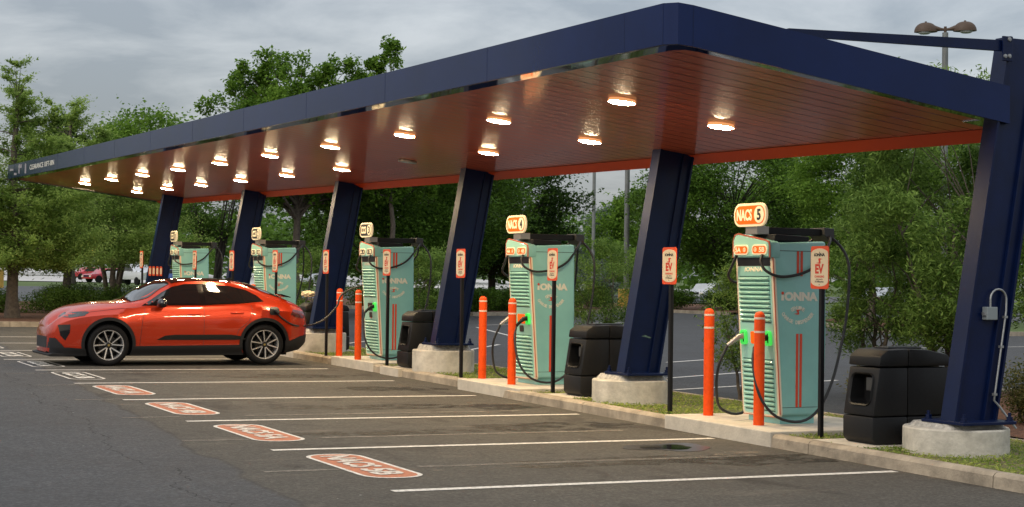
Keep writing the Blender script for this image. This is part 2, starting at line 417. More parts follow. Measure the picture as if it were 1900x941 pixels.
# white lot stripes behind
def stripe(name, a, b, wd, z, m):
    a = Vector((*a, 0)); b = Vector((*b, 0)); t = (b-a).normalized(); n_ = Vector((-t.y, t.x, 0))*wd/2
    return sheet(name, [tuple((a-n_)[:2]), tuple((b-n_)[:2]), tuple((b+n_)[:2]), tuple((a+n_)[:2])], z, m)
for i in range(10):
    y = 12.68+3.185*i
    stripe('parking_line', (5.22, y+.02), (10.44, y-.02), .115, .004, PW)
for i in range(7):
    y = 14.21+2.72*i
    stripe('old_line_trace', (4.6, y), (5.3, y), .10, .004, GHOST)
    stripe('old_line_trace', (6.1, y), (9.9, y), .12, .004, GHOST)
for (a, b) in (((14.3, 22.85), (18.9, 24.6)), ((15.8, 25.5), (20.3, 27.9)), ((18.7, 30.2), (21.6, 31.9)), ((16.0, 29.5), (20.2, 34.0)), ((18.3, 33), (23.5, 50)), ((14.6, 33), (18.5, 38)), ((14.2, 38), (19, 44)), ((24.5, 52), (36, 58)), ((30, 36.5), (44, 38.6))):
    stripe('parking_line', a, b, .11, .004, PW)
# lettered bay markings, read from the drive
for i in range(8):
    n_ = 5-i//2; s = f'{n_}{"BA"[i%2]}'
    y = 14.45+3.185*i; M = frame(V(5.63, y, .004), (0, -1, -GY), (1, 0, GX))
    acc = n_ >= 4; wd = 1.93; ht = .58
    o = MB()
    ring_o = rrect(wd, ht, .26); ring_i = rrect(wd-.09, ht-.085, .22)
    vs = [(*p, 0) for p in ring_o]+[(*p, 0) for p in ring_i]; k = len(ring_o)
    o.add(vs, [(j, (j+1) % k, k+(j+1) % k, k+j) for j in range(k)], M)
    tag(o.build('bay_marking_border', PW), kind='structure')
    if acc:
        o = MB(); tri = tessellate_polygon([[Vector((*p, 0)) for p in ring_i]])
        o.add([(*p, 0) for p in ring_i], [tuple(t) for t in tri], M); tag(o.build('bay_marking_field', PO), kind='structure')
    o = MB(); M2 = M.copy(); M2.translation = V(5.63, y, .0075)
    text(o, 'NACS' if acc else 'CCS', .95 if acc else .8, .30, M2, depth=.002, bold=.035, cx=-.29)
    text(o, s, .46, .30, M2, depth=.002, bold=.035, cx=.52)
    tag(o.build('bay_marking_lettering', PT if acc else PW), kind='structure')
# rain puddle in the dip near the kerb
pd = []
for i in range(26):
    a = 2*math.pi*i/26; r_ = 1+.16*math.sin(3*a+1)+.1*math.sin(5*a); pd.append((9.4+.30*r_*math.cos(a+.6), 15.15+.22*r_*math.sin(a+.6)))
PUD = mat('puddle_water', (.004, .004, .004), .06, spec=.35)
tag(sheet('puddle', pd, .005, PUD), kind='structure')
pd2 = [(9.4+(x-9.4)*1.7+.03, 15.15+(y-15.15)*1.6) for x, y in pd]
sheet('damp_patch', pd2, .0035, mat('damp_asphalt', (.03, .026, .022), .35, noise=(6, .4)))

# oily drip stains and dried pale splashes in the bays
def stain_mat(name, col, amax, lo, hi, sc_):
    m = bpy.data.materials.new(name); m.use_nodes = True; n = m.node_tree.nodes; l = m.node_tree.links
    b = n['Principled BSDF']; b.inputs['Base Color'].default_value = (*col, 1); b.inputs['Roughness'].default_value = .6; b.inputs['Specular IOR Level'].default_value = .3
    t = n.new('ShaderNodeTexCoord'); x = n.new('ShaderNodeTexNoise'); x.inputs['Scale'].default_value = sc_; x.inputs['Detail'].default_value = 9; x.inputs['Roughness'].default_value = .7
    l.new(t.outputs['Object'], x.inputs[0]); r_ = n.new('ShaderNodeMapRange'); l.new(x.outputs[0], r_.inputs[0])
    r_.inputs[1].default_value = lo; r_.inputs[2].default_value = hi; r_.inputs[4].default_value = amax
    l.new(r_.outputs[0], b.inputs['Alpha']); return m
STAIN = stain_mat('oil_stain', (.014, .012, .010), .8, .44, .58, 2.6); SPLASH = stain_mat('dried_splash', (.33, .27, .20), .55, .52, .70, 3.2)
rs = random.Random(12)
for i, (x, y, a, b, m_) in enumerate([(9.7, 13.9, 1.0, .5, STAIN), (10.0, 14.4, .55, .22, SPLASH), (8.3, 14.1, 1.5, .35, STAIN), (9.3, 17.6, 1.2, .5, STAIN), (9.9, 20.4, .7, .5, STAIN), (10.1, 20.9, .5, .3, SPLASH), (8.1, 20.6, 1.4, .35, STAIN),
      (9.6, 23.7, 1.0, .5, STAIN), (9.0, 26.7, 1.2, .5, STAIN), (10.3, 12.3, .5, .3, SPLASH), (7.2, 17.3, 1.6, .25, STAIN), (6.8, 14.0, 1.0, .2, SPLASH), (10.2, 24.3, .35, .3, SPLASH)]):
    pg = []
    for q in range(22):
        an = 2*math.pi*q/22; rr2 = 1+rs.uniform(-.22, .22); pg.append((x+a*rr2*math.cos(an), y+b*rr2*math.sin(an)))
    sheet('oil_stain' if m_ is STAIN else 'dried_splash', pg, .0018+.00012*i, m_)
# concrete pads under the chargers
ST = [(11.02, 15.60), (11.17, 22.00), (11.24, 28.40), (11.14, 34.80), (10.99, 41.20)]   # near front corner of each charger, station 5 first
padx = []
for i, (x, y) in enumerate(ST):
    y0, y1 = y-.72, y+1.5; x0 = kx(y)-.015
    mb = MB(); vs = []
    for z in (-.05, .155):
        for px_, py_ in ((x0, y0), (x0+.02, y1), (12.55, y1), (12.55, y0)): vs.append(V(px_, py_, z+(.012 if z > 0 else 0)))
    mb.add(vs, [(0, 1, 2, 3), (4, 7, 6, 5), (0, 4, 5, 1), (1, 5, 6, 2), (2, 6, 7, 3), (3, 7, 4, 0)])
    tag(mb.build('concrete_pad', CONC, bevel=.012), kind='structure')
BINS = [(10.93, 13.62), (11.02, 20.05), (11.12, 26.45), (11.22, 32.3), (11.1, 38.8)]
for x, y in BINS:
    mb = MB(); vs = [V(px_, py_, z) for z in (0, .138) for px_, py_ in ((x-.22, y-.12), (x-.22, y+.72), (x+1.2, y+.72), (x+1.2, y-.12))]
    mb.add(vs, [(0, 1, 2, 3), (4, 7, 6, 5), (0, 4, 5, 1), (1, 5, 6, 2), (2, 6, 7, 3), (3, 7, 4, 0)])
    tag(mb.build('paver_slab', CONC), kind='structure')

# ---------------------------------------------------------------- canopy
def CZ(x, y):
    e = max(0, min(1, (48.4-y)/35.6)); return 3.7207-.1195*(x-10)+.0178*(y-12)+e*e*(.02+.05*max(0, min(1, (12.5-x)/4.5)))
XF, XB, YN, YF = 7.93, 12.48, 12.74, 48.4
can = thing('charging_canopy', V(11.5, 28, 0), 'long navy canopy with glossy orange underside on leaning navy steel columns', 'canopy')
can.location = (0, 0, 0)
def outline(inset=0, r=.2):
    a, b, c, d = XF+inset, XB-inset, YN+inset, YF-inset
    r = max(.02, r-inset); pts = []
    pts += [(a, c+r), (a+r*.32, c+r*.2), (a+r, c)]
    pts += [(11.93, c), (11.93, c+.27), (b, c+.27), (b, d)]
    pts += [(a+r, d), (a+r*.3, d-r*.3), (a, d-r)]
    return pts
def loft(name, polys, m, parent, smooth=.5, closed=False):
    """polys: list of (outline, height offset) rings on the canopy plane"""
    vs = []; k = len(polys[0][0])
    for pl_, h in polys: vs += [(x, y, CZ(x, y)+h) for x, y in pl_]
    fs = []
    for q in range(len(polys)-1):
        for i in range(k): fs.append((q*k+i, q*k+(i+1) % k, (q+1)*k+(i+1) % k, (q+1)*k+i))
    mb = MB(); mb.add(vs, fs); return mb.build(name, m, parent, smooth=smooth)
FH = .36
def split_long(pl_):   # add points on the long sides so that seams and fascia shade well
    out = []
    for a, b in zip(pl_, pl_[1:]+pl_[:1]):
        out.append(a); n_ = int(math.dist(a, b)//3)
        for i in range(1, n_+1): out.append((a[0]+(b[0]-a[0])*i/(n_+1), a[1]+(b[1]-a[1])*i/(n_+1)))
    return out
o0 = split_long(outline(0)); 
def inset_like(base, d):
    cx_, cy_ = (XF+XB)/2, (YN+YF)/2
    return [(cx_+(x-cx_)*(1-2*d/(XB-XF)), cy_+(y-cy_)*(1-2*d/(YF-YN))) for x, y in base]
o1 = inset_like(o0, .035); o2 = inset_like(o0, .04); o3 = inset_like(o0, .23)
loft('fascia', [(o1, .0), (o1, -.02), (o0, -.02), (o0, FH), (o1, FH), (o1, FH-.03)], NAVY, can)
loft('inner_trim', [(o2, -.012), (o3, -.004), (o3, .085)], TRIMM, can)
# seams in the fascia, a thin shadow gap strip per joint
for y in np.arange(YN+.9, YF, 3.05):
    mb = MB(); z = CZ(XF, y); mb.box(XF-.0015, XF+.01, y-.002, y+.002, z-.018, z+FH-.002); mb.build('fascia_joint', NAVY2, can)

for (x_, y_, nx_, ny_) in ((XF, YN+.2, 1, 0), (XF+.2, YN, 0, 1)):
    z = CZ(x_, y_); mb = MB(); mb.box(x_-(.0015 if nx_ else .002), x_+(.01 if nx_ else .002), y_-(.002 if nx_ else .0015), y_+(.002 if nx_ else .01), z-.018, z+FH-.002); mb.build('fascia_joint', NAVY2, can)
# soffit: planks running front to back, each with a narrow groove
mb = MB(); x0, x1 = XF+.215, XB-.045; pw = .305
y = YN+.215
while y < YF-.1:
    y2 = min(y+pw, YF-.05)
    for (ya, yb, h) in ((y, y2-.018, .012), (y2-.018, y2, .034)):
        vs = []
        xe = x1 if y > YN+.3 else 11.88
        for xx in (x0, (x0+xe)/2, xe):
            vs += [(xx, ya, CZ(xx, ya)+h), (xx, yb, CZ(xx, yb)+h)]
        mb.add(vs, [(0, 2, 3, 1), (2, 4, 5, 3)])
    y = y2
# groove sides
so_ = mb.build('soffit', SOFF, can)
# added rear band facing the bays; its colour imitates a reflection in the soffit
mb = MB(); n_ = 12
for i in range(n_):
    ya = YN+.32+(YF-.37-YN)*i/n_; yb = YN+.32+(YF-.37-YN)*(i+1)/n_
    for (xa, ha, xb_, hb) in ((XB-.30, .006, XB-.06, -.075), (XB-.06, -.075, XB-.045, .07)):
        mb.add([(xa, ya, CZ(xa, ya)+ha), (xa, yb, CZ(xa, yb)+ha), (xb_, yb, CZ(xb_, yb)+hb), (xb_, ya, CZ(xb_, ya)+hb)], [(0, 1, 2, 3)])
mb.build('rear_glow_band', GLOWB, can)
# roof
mb = MB(); rr_ = inset_like(o0, .05); mb.add([(x, y, CZ(x, y)+FH-.05) for x, y in rr_], [tuple(range(len(rr_)))]); mb.build('roof', NAVY2, can)
# clearance lettering at the far end of the long fascia
mb = MB(); M = frame((XF-.002, 43.15, CZ(XF, 43.15)+.17), (0, -1, -.0178), (0, 0, 1)); text(mb, 'CLEARANCE 10FT-8IN', 3.3, .13, M, bold=.01)
mb.build('clearance_lettering', LOGOC, can)
# pale patches on the fascia beside it
PATCHM = mat('pale_patch', (.45, .42, .42), .6, noise=(6, .6))
for (a, b, c, d) in ((45.3, 45.55, .03, .31), (46.0, 46.5, .21, .33), (46.3, 46.5, .06, .24), (46.75, 47.2, .04, .12), (47.3, 47.9, .18, .26)):
    mb = MB(); z = CZ(XF, a); mb.prism([(-b, z+c+.02), (-a-.02, z+c), (-a, z+d-.03), (-b+.05, z+d)], XF-.004, XF-.001, 'x', Matrix.Scale(-1, 4, (0, 1, 0)))
    mb.build('pale_patch', PATCHM, can)

COL = [(11.25, 12.75, .38, .46), (11.18, 19.13, .43, .53), (11.22, 25.50, .50, .62), (11.30, 31.9, .52, .64), (11.28, 38.3, .52, .64), (10.96, 44.7, .52, .64)]
LEAN = .176
for ci, (x, y, zd, zp) in enumerate(COL):
    g = G(x, y); z0 = g+zp; zt = CZ(x+.6, y)+.86
    def cx_at(z): return x+(z-z0)*LEAN
    mb = MB(); D_, Wd = .555, .21
    def slab(xa, xb, ya, yb, za, zb, MBx):
        vs = []
        for z in (za, zb):
            s_ = cx_at(z)
            for yy in (ya, yb):
                for xx in (xa, xb): vs.append((s_+xx, yy, z))
        MBx.add(vs, [(0, 2, 3, 1), (4, 5, 7, 6), (0, 1, 5, 4), (2, 6, 7, 3), (0, 4, 6, 2), (1, 3, 7, 5)])
    slab(0, .028, y, y+Wd, z0, zt, mb)
    slab(D_-.028, D_, y, y+Wd, z0, zt, mb)
    slab(.0285, D_-.0285, y+.045, y+.065, z0, zt-.01, mb)        # web near the camera side
    slab(D_-.17, D_-.155, y+.01, y+.044, z0, zt-.4, mb)          # cover lip
    col_ = mb.build('column', NAVY2, can)
    mb = MB(); mb.box(x-.06, x+D_+.07, y-.2, y+Wd+.22, z0-.03, z0+.002); mb.build('base_plate', NAVY2, col_, bevel=.006)
    for bx_ in (x-.015, x+D_+.02):
        for by_ in (y-.15, y+Wd+.16):
            mb = MB(); mb.cyl((bx_, by_), .045, z0+.002, z0+.012, 16); mb.cyl((bx_, by_), .032, z0+.012, z0+.045, 6); mb.cyl((bx_, by_), .016, z0+.045, z0+.085, 10)
            mb.build('anchor_bolt', NAVY2, col_)
    cxx, cyy = x+.29, y+.31
    mb = MB(); mb.lathe([(0, g+.02), (.53, g+.02), (.53, g+zd-.015), (.518, g+zd), (0, g+zd)], (cxx, cyy), 56)
    mb.build('footing', DISCM, col_, smooth=.6)
    mb = MB(); pg = rrect(.78, .74, .12, 4, cxx, cyy-.01); pg2 = rrect(.68, .64, .09, 4, cxx, cyy-.01); k = len(pg)
    rng = random.Random(ci)
    vs = [(px_+rng.uniform(-.012, .012), py_+rng.uniform(-.012, .012), g+zd-.005) for px_, py_ in pg]+[(px_, py_, z0-.03+rng.uniform(-.004, 0)) for px_, py_ in pg2]
    mb.add(vs, [(j, (j+1) % k, k+(j+1) % k, k+j) for j in range(k)]+[tuple(range(k, 2*k))]); mb.build('grout_bed', GROUT, col_, smooth=.8)
    # head bracket and tie beam to the roof
    zb_ = zt-.13; xh = cx_at(zb_)
    mb = MB(); mb.box(xh-.10, xh+.03, y-.035, y-.012, zb_-.13, zb_+.12); br = mb.build('tie_bracket', NAVY2, col_, bevel=.004)
    mb = MB()
    for (dx_, dz_) in ((-.02, .09), (-.02, -.08), (-.075, -.085)): mb.lathe([(0, -.05), (.02, -.047), (.022, -.035)], (0, 0), 12, Matrix.Translation((xh+dx_, y, zb_+dz_)) @ Matrix.Rotation(R(-90), 4, 'X'))
    mb.build('bracket_bolt', STEEL, br)
    xr_ = 9.2; zr_ = CZ(xr_, y)+FH-.02
    mb = MB(); t0 = Vector((xh, 0, zb_+.03)); t1 = Vector((xr_, 0, zr_)); dn = Vector((0, 0, 1))
    vs = []
    for e, hh in ((t0, .055), (t1, .035)):
        for yy in (y+.0, y+.05):
            for s_ in (-1, 1): vs.append((e.x, yy, e.z+s_*hh))
    mb.add(vs, [(0, 1, 3, 2), (4, 6, 7, 5), (0, 4, 5, 1), (2, 3, 7, 6), (1, 5, 7, 3), (0, 2, 6, 4)]); mb.build('tie_beam', NAVY2, col_)
    if ci == 1:
        zz_ = g+1.02; mb = MB(); mb.prism([(cx_at(zz_)+.20, zz_), (cx_at(zz_)+.27, zz_-.012), (cx_at(zz_)+.34, zz_-.03), (cx_at(zz_)+.36, zz_-.018), (cx_at(zz_)+.26, zz_+.016)], y+.0435, y+.0448, 'y'); mb.build('scuff_mark', mat('scuff', (.10, .19, .17), .7, noise=(30, .6)), col_)
    if ci == 0:
        mb = MB(); mb.box(cx_at(g+1.55)+.19, cx_at(g+1.55)+.33, y-.03, y+.044, g+1.47, g+1.60); jb = mb.build('junction_box', mat('grey_box', (.22, .25, .26), .5), col_, bevel=.006)
        mb = MB(); mb.box(cx_at(g+1.55)+.165, cx_at(g+1.55)+.19, y-.02, y+.02, g+1.515, g+1.545); mb.build('latch', STEEL, jb)
        xc = cx_at(g+1.6)+.25; pts = [(xc, y, g+1.60), (xc, y, g+1.66)]
        for i in range(9):
            a = math.pi*(1-i/8); pts.append((xc+.10+.10*math.cos(a)+.01*i/8, y, g+1.68+.10*math.sin(a)))
        for i in range(1, 11):
            z = 1.66-i*.1; pts.append((xc+.215-(1.66-z)*LEAN*.95, y-.01, g+z))
        pts += [(xc+.11, y-.02, g+.6), (xc+.19, y-.06, g+.48), (xc+.26, y-.1, g+zd)]
        mb = MB(); mb.tube(pts, .011, 8); mb.build('conduit', STEEL, col_, smooth=1)
        mb = MB()
        for z in (1.5, 1.2, .72): 
            px_ = xc+.215-(1.66-z)*LEAN*.95; mb.box(px_-.02, px_+.02, y-.025, y+.01, g+z-.012, g+z+.012)
        mb.build('conduit_clip', STEEL, col_)
    if ci == 5:
        for i in range(4):
            mb = MB(); M = frame((x+.19+.1*i, y-.006, g+1.66), (1, 0, 0), (0, 0, 1)); mb.prism(rrect(.07, .26, .02), 0, .012, 'z', M); st_ = mb.build('notice_plate', EVO, col_)
            mb = MB(); mb.prism(rrect(.05, .17, .02), .012, .015, 'z', M); mb.build('plate_field', EVC, st_)

# ceiling lights
ordn = ['nearest', 'second', 'third', 'fourth', 'fifth', 'sixth', 'seventh', 'eighth', 'ninth', 'farthest']
proto = {}
def ceiling_light(x, y, label, lit=True):
    z = CZ(x, y)+.020
    t = thing('ceiling_light', (x, y, z), label, 'ceiling light', 'round lights under the canopy')
    tilt = Matrix.Rotation(math.atan(.1195), 4, 'Y') @ Matrix.Rotation(math.atan(.0178), 4, 'X')
    if lit not in proto:
        h = MB(); h.lathe([(0, 0), (.12, 0), (.150, -.008), (.160, -.020), (.162, -.042), (.159, -.046), (.153, -.046)], (0, 0), 32, tilt); ho = h.build('housing', LAMPH if lit else ALU, t, smooth=.5)
        l_ = MB(); l_.lathe([(.153, -.044), (.12, -.053), (.06, -.060), (0, -.061)], (0, 0), 32, tilt); lo = l_.build('lens', LENS if lit else GLASSM, t, smooth=.8)
        proto[lit] = (ho, lo)
    else:
        for s_ in proto[lit]:
            c = s_.copy(); C.objects.link(c); c.parent = t
for i in range(10):
    ceiling_light(9.40, 16.20+3.19*i, f'lit round light, {ordn[i]} in the front row of lights under the canopy')
for i in range(10):
    lit = i != 3
    ceiling_light(10.86, 16.38+3.19*i, f'lit round light, {ordn[i]} in the rear row of lights under the canopy' if lit else 'unlit round light in the rear row, the only dark fixture under the canopy', lit)

# ---------------------------------------------------------------- chargers
def charger(num, x, y, kind, car_cable=None):
    conn = {'NACS': 'orange', 'CCS': 'black'}[kind]
    base = V(x+.4, y+.36, .165)
    lab = {5: 'teal charger with an orange lit NACS 5 sign, nearest the camera', 4: 'teal charger with an orange lit NACS 4 sign, second from the camera',
           3: 'teal charger with a black CCS 3 sign, its cable running to the red car', 2: 'teal charger with a black CCS 2 sign standing behind the rear of the red car',
           1: 'teal charger with a black CCS 1 sign, farthest away behind the car roof'}[num]
    t = thing('ev_charger', base, lab, 'EV charger', 'teal EV chargers in a row under the canopy')
    Z0 = -.165                         # local z = height above ground + Z0
    X = lambda a: a-.4; Y = lambda a: a-.36; Z = lambda a: a+Z0
    W_ = .72
    # body, side profile (x,z)
    prof = [(.17, .26), (.045, 2.07), (.03, 2.25), (.80, 2.28), (.815, 1.2), (.805, .75), (.77, .46), (.70, .26)]
    mb = MB(); mb.prism([(X(a), Z(b)) for a, b in prof], Y(0), Y(W_), 'y'); body = mb.build('body', TEAL, t, smooth=.7, bevel=.035, seg=3)
    mb = MB(); mb.box(X(.2), X(.68), Y(.05), Y(W_-.05), Z(.165), Z(.27)); mb.build('plinth', TEAL, t)
    mb = MB(); mb.box(X(.07), X(.79), Y(-.0025), Y(.005), Z(2.155), Z(2.162)); mb.box(X(.185), X(.70), Y(-.0025), Y(.005), Z(.355), Z(.36)); mb.build('panel_seam', DGREY, body)
    # front plane
    def fx(z): return .17+(z-.26)*(.045-.17)/(2.07-.26)
    def P(yy, z, off=0): return (X(fx(z)-off), Y(yy), Z(z))
    def slab(name, y0, y1, z0, z1, o0_, o1_, m_, par, r=0, **k):
        mb = MB(); up_ = Vector((fx(z1)-fx(z0), 0, z1-z0)); hgt = up_.length
        c = Vector(P((y0+y1)/2, (z0+z1)/2, 0)); M = frame(c, (0, -1, 0), up_)
        poly = rrect(y1-y0, hgt, r, 5) if r else [(-(y1-y0)/2, -hgt/2), ((y1-y0)/2, -hgt/2), ((y1-y0)/2, hgt/2), (-(y1-y0)/2, hgt/2)]
        mb.prism(poly, o0_, o1_, 'z', M)
        return mb.build(name, m_, par, **k), M
    fr, _ = slab('front_trim', -.006, W_+.006, .24, 2.09, -.03, .012, CREAM, t, r=.05)
    mb = MB()
    for a in (-.008, W_+.008): mb.tube([P(a, .28, .004), P(a, 2.08, .004)], .008, 6)
    mb.tube([P(-.0, .245, .006), P(W_, .245, .006)], .008, 6)
    mb.build('copper_edging', mat('copper_edge', (.55, .13, .06), .35), fr)
    fp, FM = slab('front_panel', .03, W_-.03, .27, 1.98, .0, .018, MINT, t, r=.04)
    # louvres: rounded ribs
    mb = MB()
    def ribs(za, zb):
        n_ = int(round((zb-za)/.052))
        for i in range(n_):
            z = za+(zb-za)*(i+.5)/n_; h_ = (zb-za)/n_*.36
            prof_ = [(-h_, .012), (-h_*.8, .034), (0, .044), (h_*.9, .030), (h_, .012)]
            vs = []
            for yy in (.06, W_-.06):
                for dz, off in prof_: vs.append(P(yy, z+dz, off))
            k = len(prof_); mb.add(vs, [(j, j+1, k+j+1, k+j) for j in range(k-1)]+[tuple(range(k)), tuple(reversed(range(k, 2*k)))])
    ribs(1.33, 1.86); lv1 = mb.build('louvre_bank', MINT, fp, smooth=.9)
    mb = MB(); ribs(.31, .90); lv2 = mb.build('louvre_bank', MINT, fp, smooth=.9)
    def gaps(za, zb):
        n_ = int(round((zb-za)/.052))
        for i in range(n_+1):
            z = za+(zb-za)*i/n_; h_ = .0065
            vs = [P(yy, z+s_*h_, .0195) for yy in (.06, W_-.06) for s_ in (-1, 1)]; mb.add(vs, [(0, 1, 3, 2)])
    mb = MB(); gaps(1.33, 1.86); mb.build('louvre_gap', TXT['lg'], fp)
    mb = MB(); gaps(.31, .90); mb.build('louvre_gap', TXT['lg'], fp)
    # recess and header
    slab('hood_recess', .035, W_-.035, 1.985, 2.085, .0, .02, SIGNK, t)
    mb = MB(); hp = [(Y(-.008), Z(2.08)), (Y(W_+.008), Z(2.08)), (Y(W_+.008), Z(2.29)), (Y(W_-.03), Z(2.345)), (Y(W_-.09), Z(2.36)), (Y(.07), Z(2.275)), (Y(.01), Z(2.255)), (Y(-.008), Z(2.21))]
    mb.prism(hp, X(-.005), X(.14), 'x'); hd = mb.build('header', TEAL, t, bevel=.008, smooth=.6)
    mb = MB(); hp2 = [(a*.955+(1-.955)*Y(.36), Z(2.21)+(b-Z(2.21))*.90) for a, b in hp]; mb.prism(hp2, X(-.014), X(-.002), 'x'); mb.build('header_face', MINT, hd, bevel=.004)
    top = [hp[2], hp[3], hp[4], hp[5], hp[6], hp[7]]
    mb = MB(); mb.tube([(X(-.002), a, b) for a, b in [hp[1]]+top+[hp[0]]], .011, 6); mb.build('header_edging', mat('copper_edge2', (.50, .12, .06), .35), hd)
    HM = frame((X(-.015), Y(.36), Z(2.17)), (0, -1, 0), (0, 0, 1))
    fld = SIGNO if kind == 'NACS' else SIGNK
    for s_, (cxp, lt) in enumerate(((-.185, f'{num}A'), (.185, f'{num}B'))):
        mb = MB(); mb.prism(rrect(.30, .118, .055, 6, cxp, 0), 0, .008, 'z', HM); pill = mb.build('bay_badge', SIGNC, hd)
        mb = MB(); mb.prism(rrect(.265, .085, .04, 6, cxp, 0), .008, .011, 'z', HM); mb.build('badge_field', fld, pill)
        mb = MB(); text(mb, lt, .11, .06, HM, .003, .03, cx=cxp+(-.055 if s_ == 0 else .055), lift=.011)
        ci_ = cxp+(.075 if s_ == 0 else -.075)
        mb.lathe([(.018, .011), (.026, .011), (.026, .014), (.018, .014)], (ci_, 0), 16, HM); mb.cyl((ci_, -.003), .009, .011, .014, 10, M=HM)
        mb.build('badge_lettering', SIGNC, pill)
    mb = MB(); text(mb, 'iONNA', .36, .055, frame(P(.36, 1.945, .02), (0, -1, 0), (.07, 0, 1)), .004, .03); mb.build('front_logo', SIGNC if num > 3 else LOGOC, fp)
    # near side: logo, ring lettering, stripes (and the same on the far side)
    for side in (0, 1):
        if side == 0: SM = frame((X(.40), Y(-.001), Z(0)), (1, 0, 0), (0, 0, 1)); sx = 1
        else: SM = frame((X(.40), Y(W_+.001), Z(0)), (-1, 0, 0), (0, 0, 1)); sx = -1
        for (za, zb) in ((1.87, 2.155), (.36, 1.205)):
            for (xa, xb) in ((.380, .412), (.432, .464)):
                mb = MB(); mb.box((xa-.4)*sx if sx > 0 else -(xb-.4), (xb-.4)*sx if sx > 0 else -(xa-.4), za, zb, 0, .003, SM)
                mb.build('side_stripe', STRIPE, body)
        mb = MB()
        text(mb, 'ı', .035, .085, SM, .003, .035, cx=(.165-.4)*1, cy=1.622) if False else mb.box(-.231, -.197, 1.587, 1.650, 0, .003, SM)
        text(mb, 'ONNA', .47, .105, SM, .003, .06, cx=.045, cy=1.635)
        mb.build('side_logo', LOGOC, body); mb = MB()
        for word, rad, sgn, span in (('GENUINE', .125, 1, 95), ('CHARGE DISPENSER', .235, -1, 128)):
            nn = len(word)
            for i, ch in enumerate(word):
                if ch == ' ': continue
                a = (i+.5)/nn-.5
                th = R(90-a*span) if sgn > 0 else R(-90+a*span)
                c = Vector((.0+rad*math.cos(th), (1.41 if sgn > 0 else 1.535)+rad*math.sin(th)*(.75 if sgn > 0 else .85), 0))
                rot = (th-math.pi/2) if sgn > 0 else (th+math.pi/2)
                text(mb, ch, .030, .044, SM @ Matrix.Translation(c) @ Matrix.Rotation(rot*.8, 4, 'Z'), .003, .03)
        mb.build('ring_lettering', LOGOC, body)
        mb = MB(); mb.cyl((-.214, 1.672), .018, 0, .004, 14, M=SM)
        bolt = [(-.05, .012), (.0, .012), (-.012, .035), (.05, -.008), (.006, -.008), (.022, -.035)]
        bolt = [(-.055, -.02), (.0, -.012), (-.022, .022), (.0, .028), (.055, .03), (.012, .014), (.02, -.024), (.0, -.03)]
        mb.prism([(a, 1.455+b) for a, b in bolt], 0, .003, 'z', SM); mb.build('logo_accent', STRIPE, body)
    # cable management on top
    mb = MB(); mb.prism([(X(.10), Z(2.27)), (X(.60), Z(2.27)), (X(.60), Z(2.33)), (X(.12), Z(2.35))], Y(.06), Y(.60), 'y'); mb.build('top_deck', BLK, t, bevel=.01)
    mb = MB(); mb.box(X(.17), X(.93), Y(.27), Y(.46), Z(2.35), Z(2.435)); arm = mb.build('cable_arm', BLK, t, bevel=.008)
    mb = MB(); mb.box(X(-.0), X(.165), Y(.25), Y(.49), Z(2.35), Z(2.445)); mb.build('arm_front_block', ALU, arm, bevel=.004)
    mb = MB(); mb.prism([(X(.935), Z(2.36)), (X(1.02), Z(2.29)), (X(1.08), Z(2.29)), (X(1.08), Z(2.44)), (X(.935), Z(2.45))], Y(.22), Y(.52), 'y'); mb.build('arm_end_block', DGREY, arm, bevel=.006)
    # sign on top
    NM = frame((X(-.0), Y(.36), Z(2.575)), (0, -1, 0), (0, 0, 1))
    sw = .65 if kind == 'NACS' else .62
    mb = MB(); mb.prism(rrect(sw, .27, .12, 8), -.0, .03, 'z', NM); sg = mb.build('top_sign', SIGNC, t, bevel=.006)
    mb = MB(); mb.prism(rrect(sw-.055, .215, .098, 8), .03, .033, 'z', NM); mb.build('sign_field', SIGNO if kind == 'NACS' else SIGNK, sg)
    mb = MB(); text(mb, kind, .31 if kind == 'NACS' else .24, .135, NM, .003, .035, cx=-.105, lift=.033)
    mb.build('sign_lettering', SIGNC, sg); mb = MB()
    k_ = 28; mb.prism([(sw/2-.135+.098*math.cos(2*math.pi*i/k_), .098*math.sin(2*math.pi*i/k_)) for i in range(k_)], .033, .036, 'z', NM); mb.build('number_disc', SIGNC, sg)
    mb = MB(); text(mb, str(num), .075, .13, NM, .003, .03, cx=sw/2-.135, lift=.036); mb.build('sign_number', SIGNK, sg)
    # connector area
    pm, _ = slab('payment_panel', .24, .48, 1.08, 1.22, .018, .026, SIGNO if kind == 'NACS' else SIGNK, fp, r=.02)
    slab('card_reader', .30, .42, .955, 1.05, .018, .03, DGREY, fp, r=.015)
    for s_, yc in ((0, .115), (1, .605)):
        if car_cable and s_ == 1: continue
        c = P(yc, 1.15, .02); M = frame(c, (0, -1, 0), (-.069, 0, 1))
        ro = rrect(.105, .17, .035, 5); ri = rrect(.06, .125, .022, 5); k = len(ro)
        mb = MB(); vs = [(*p, 0) for p in ro]+[(*p, .035) for p in ro]+[(*p, .035) for p in ri]+[(*p, 0) for p in ri]
        fs = []
        for q in range(3): fs += [(q*k+j, q*k+(j+1) % k, (q+1)*k+(j+1) % k, (q+1)*k+j) for j in range(k)]
        mb.add(vs, fs, M); hol = mb.build('holster_ring', GREENL, fp)
        mb = MB(); mb.prism(rrect(.06, .125, .022, 5), .0, .01, 'z', M); mb.build('holster_socket', mat('holster_green', (.01, .09, .02), .4), hol)
        # plug: body entering the holster with a grip sloping out and down
        cc = Vector(c); hb = MB()
        hb.tube([cc+Vector((-.01, 0, .01)), cc+Vector((-.09, 0, .0)), cc+Vector((-.15, (0.02 if s_ else -.01), -.045)), cc+Vector((-.21, (.05 if s_ else -.02), -.10))], [.036, .036, .026, .021], 12)
        pl_ = hb.build('connector', ALU if s_ else BLK, t, smooth=1)
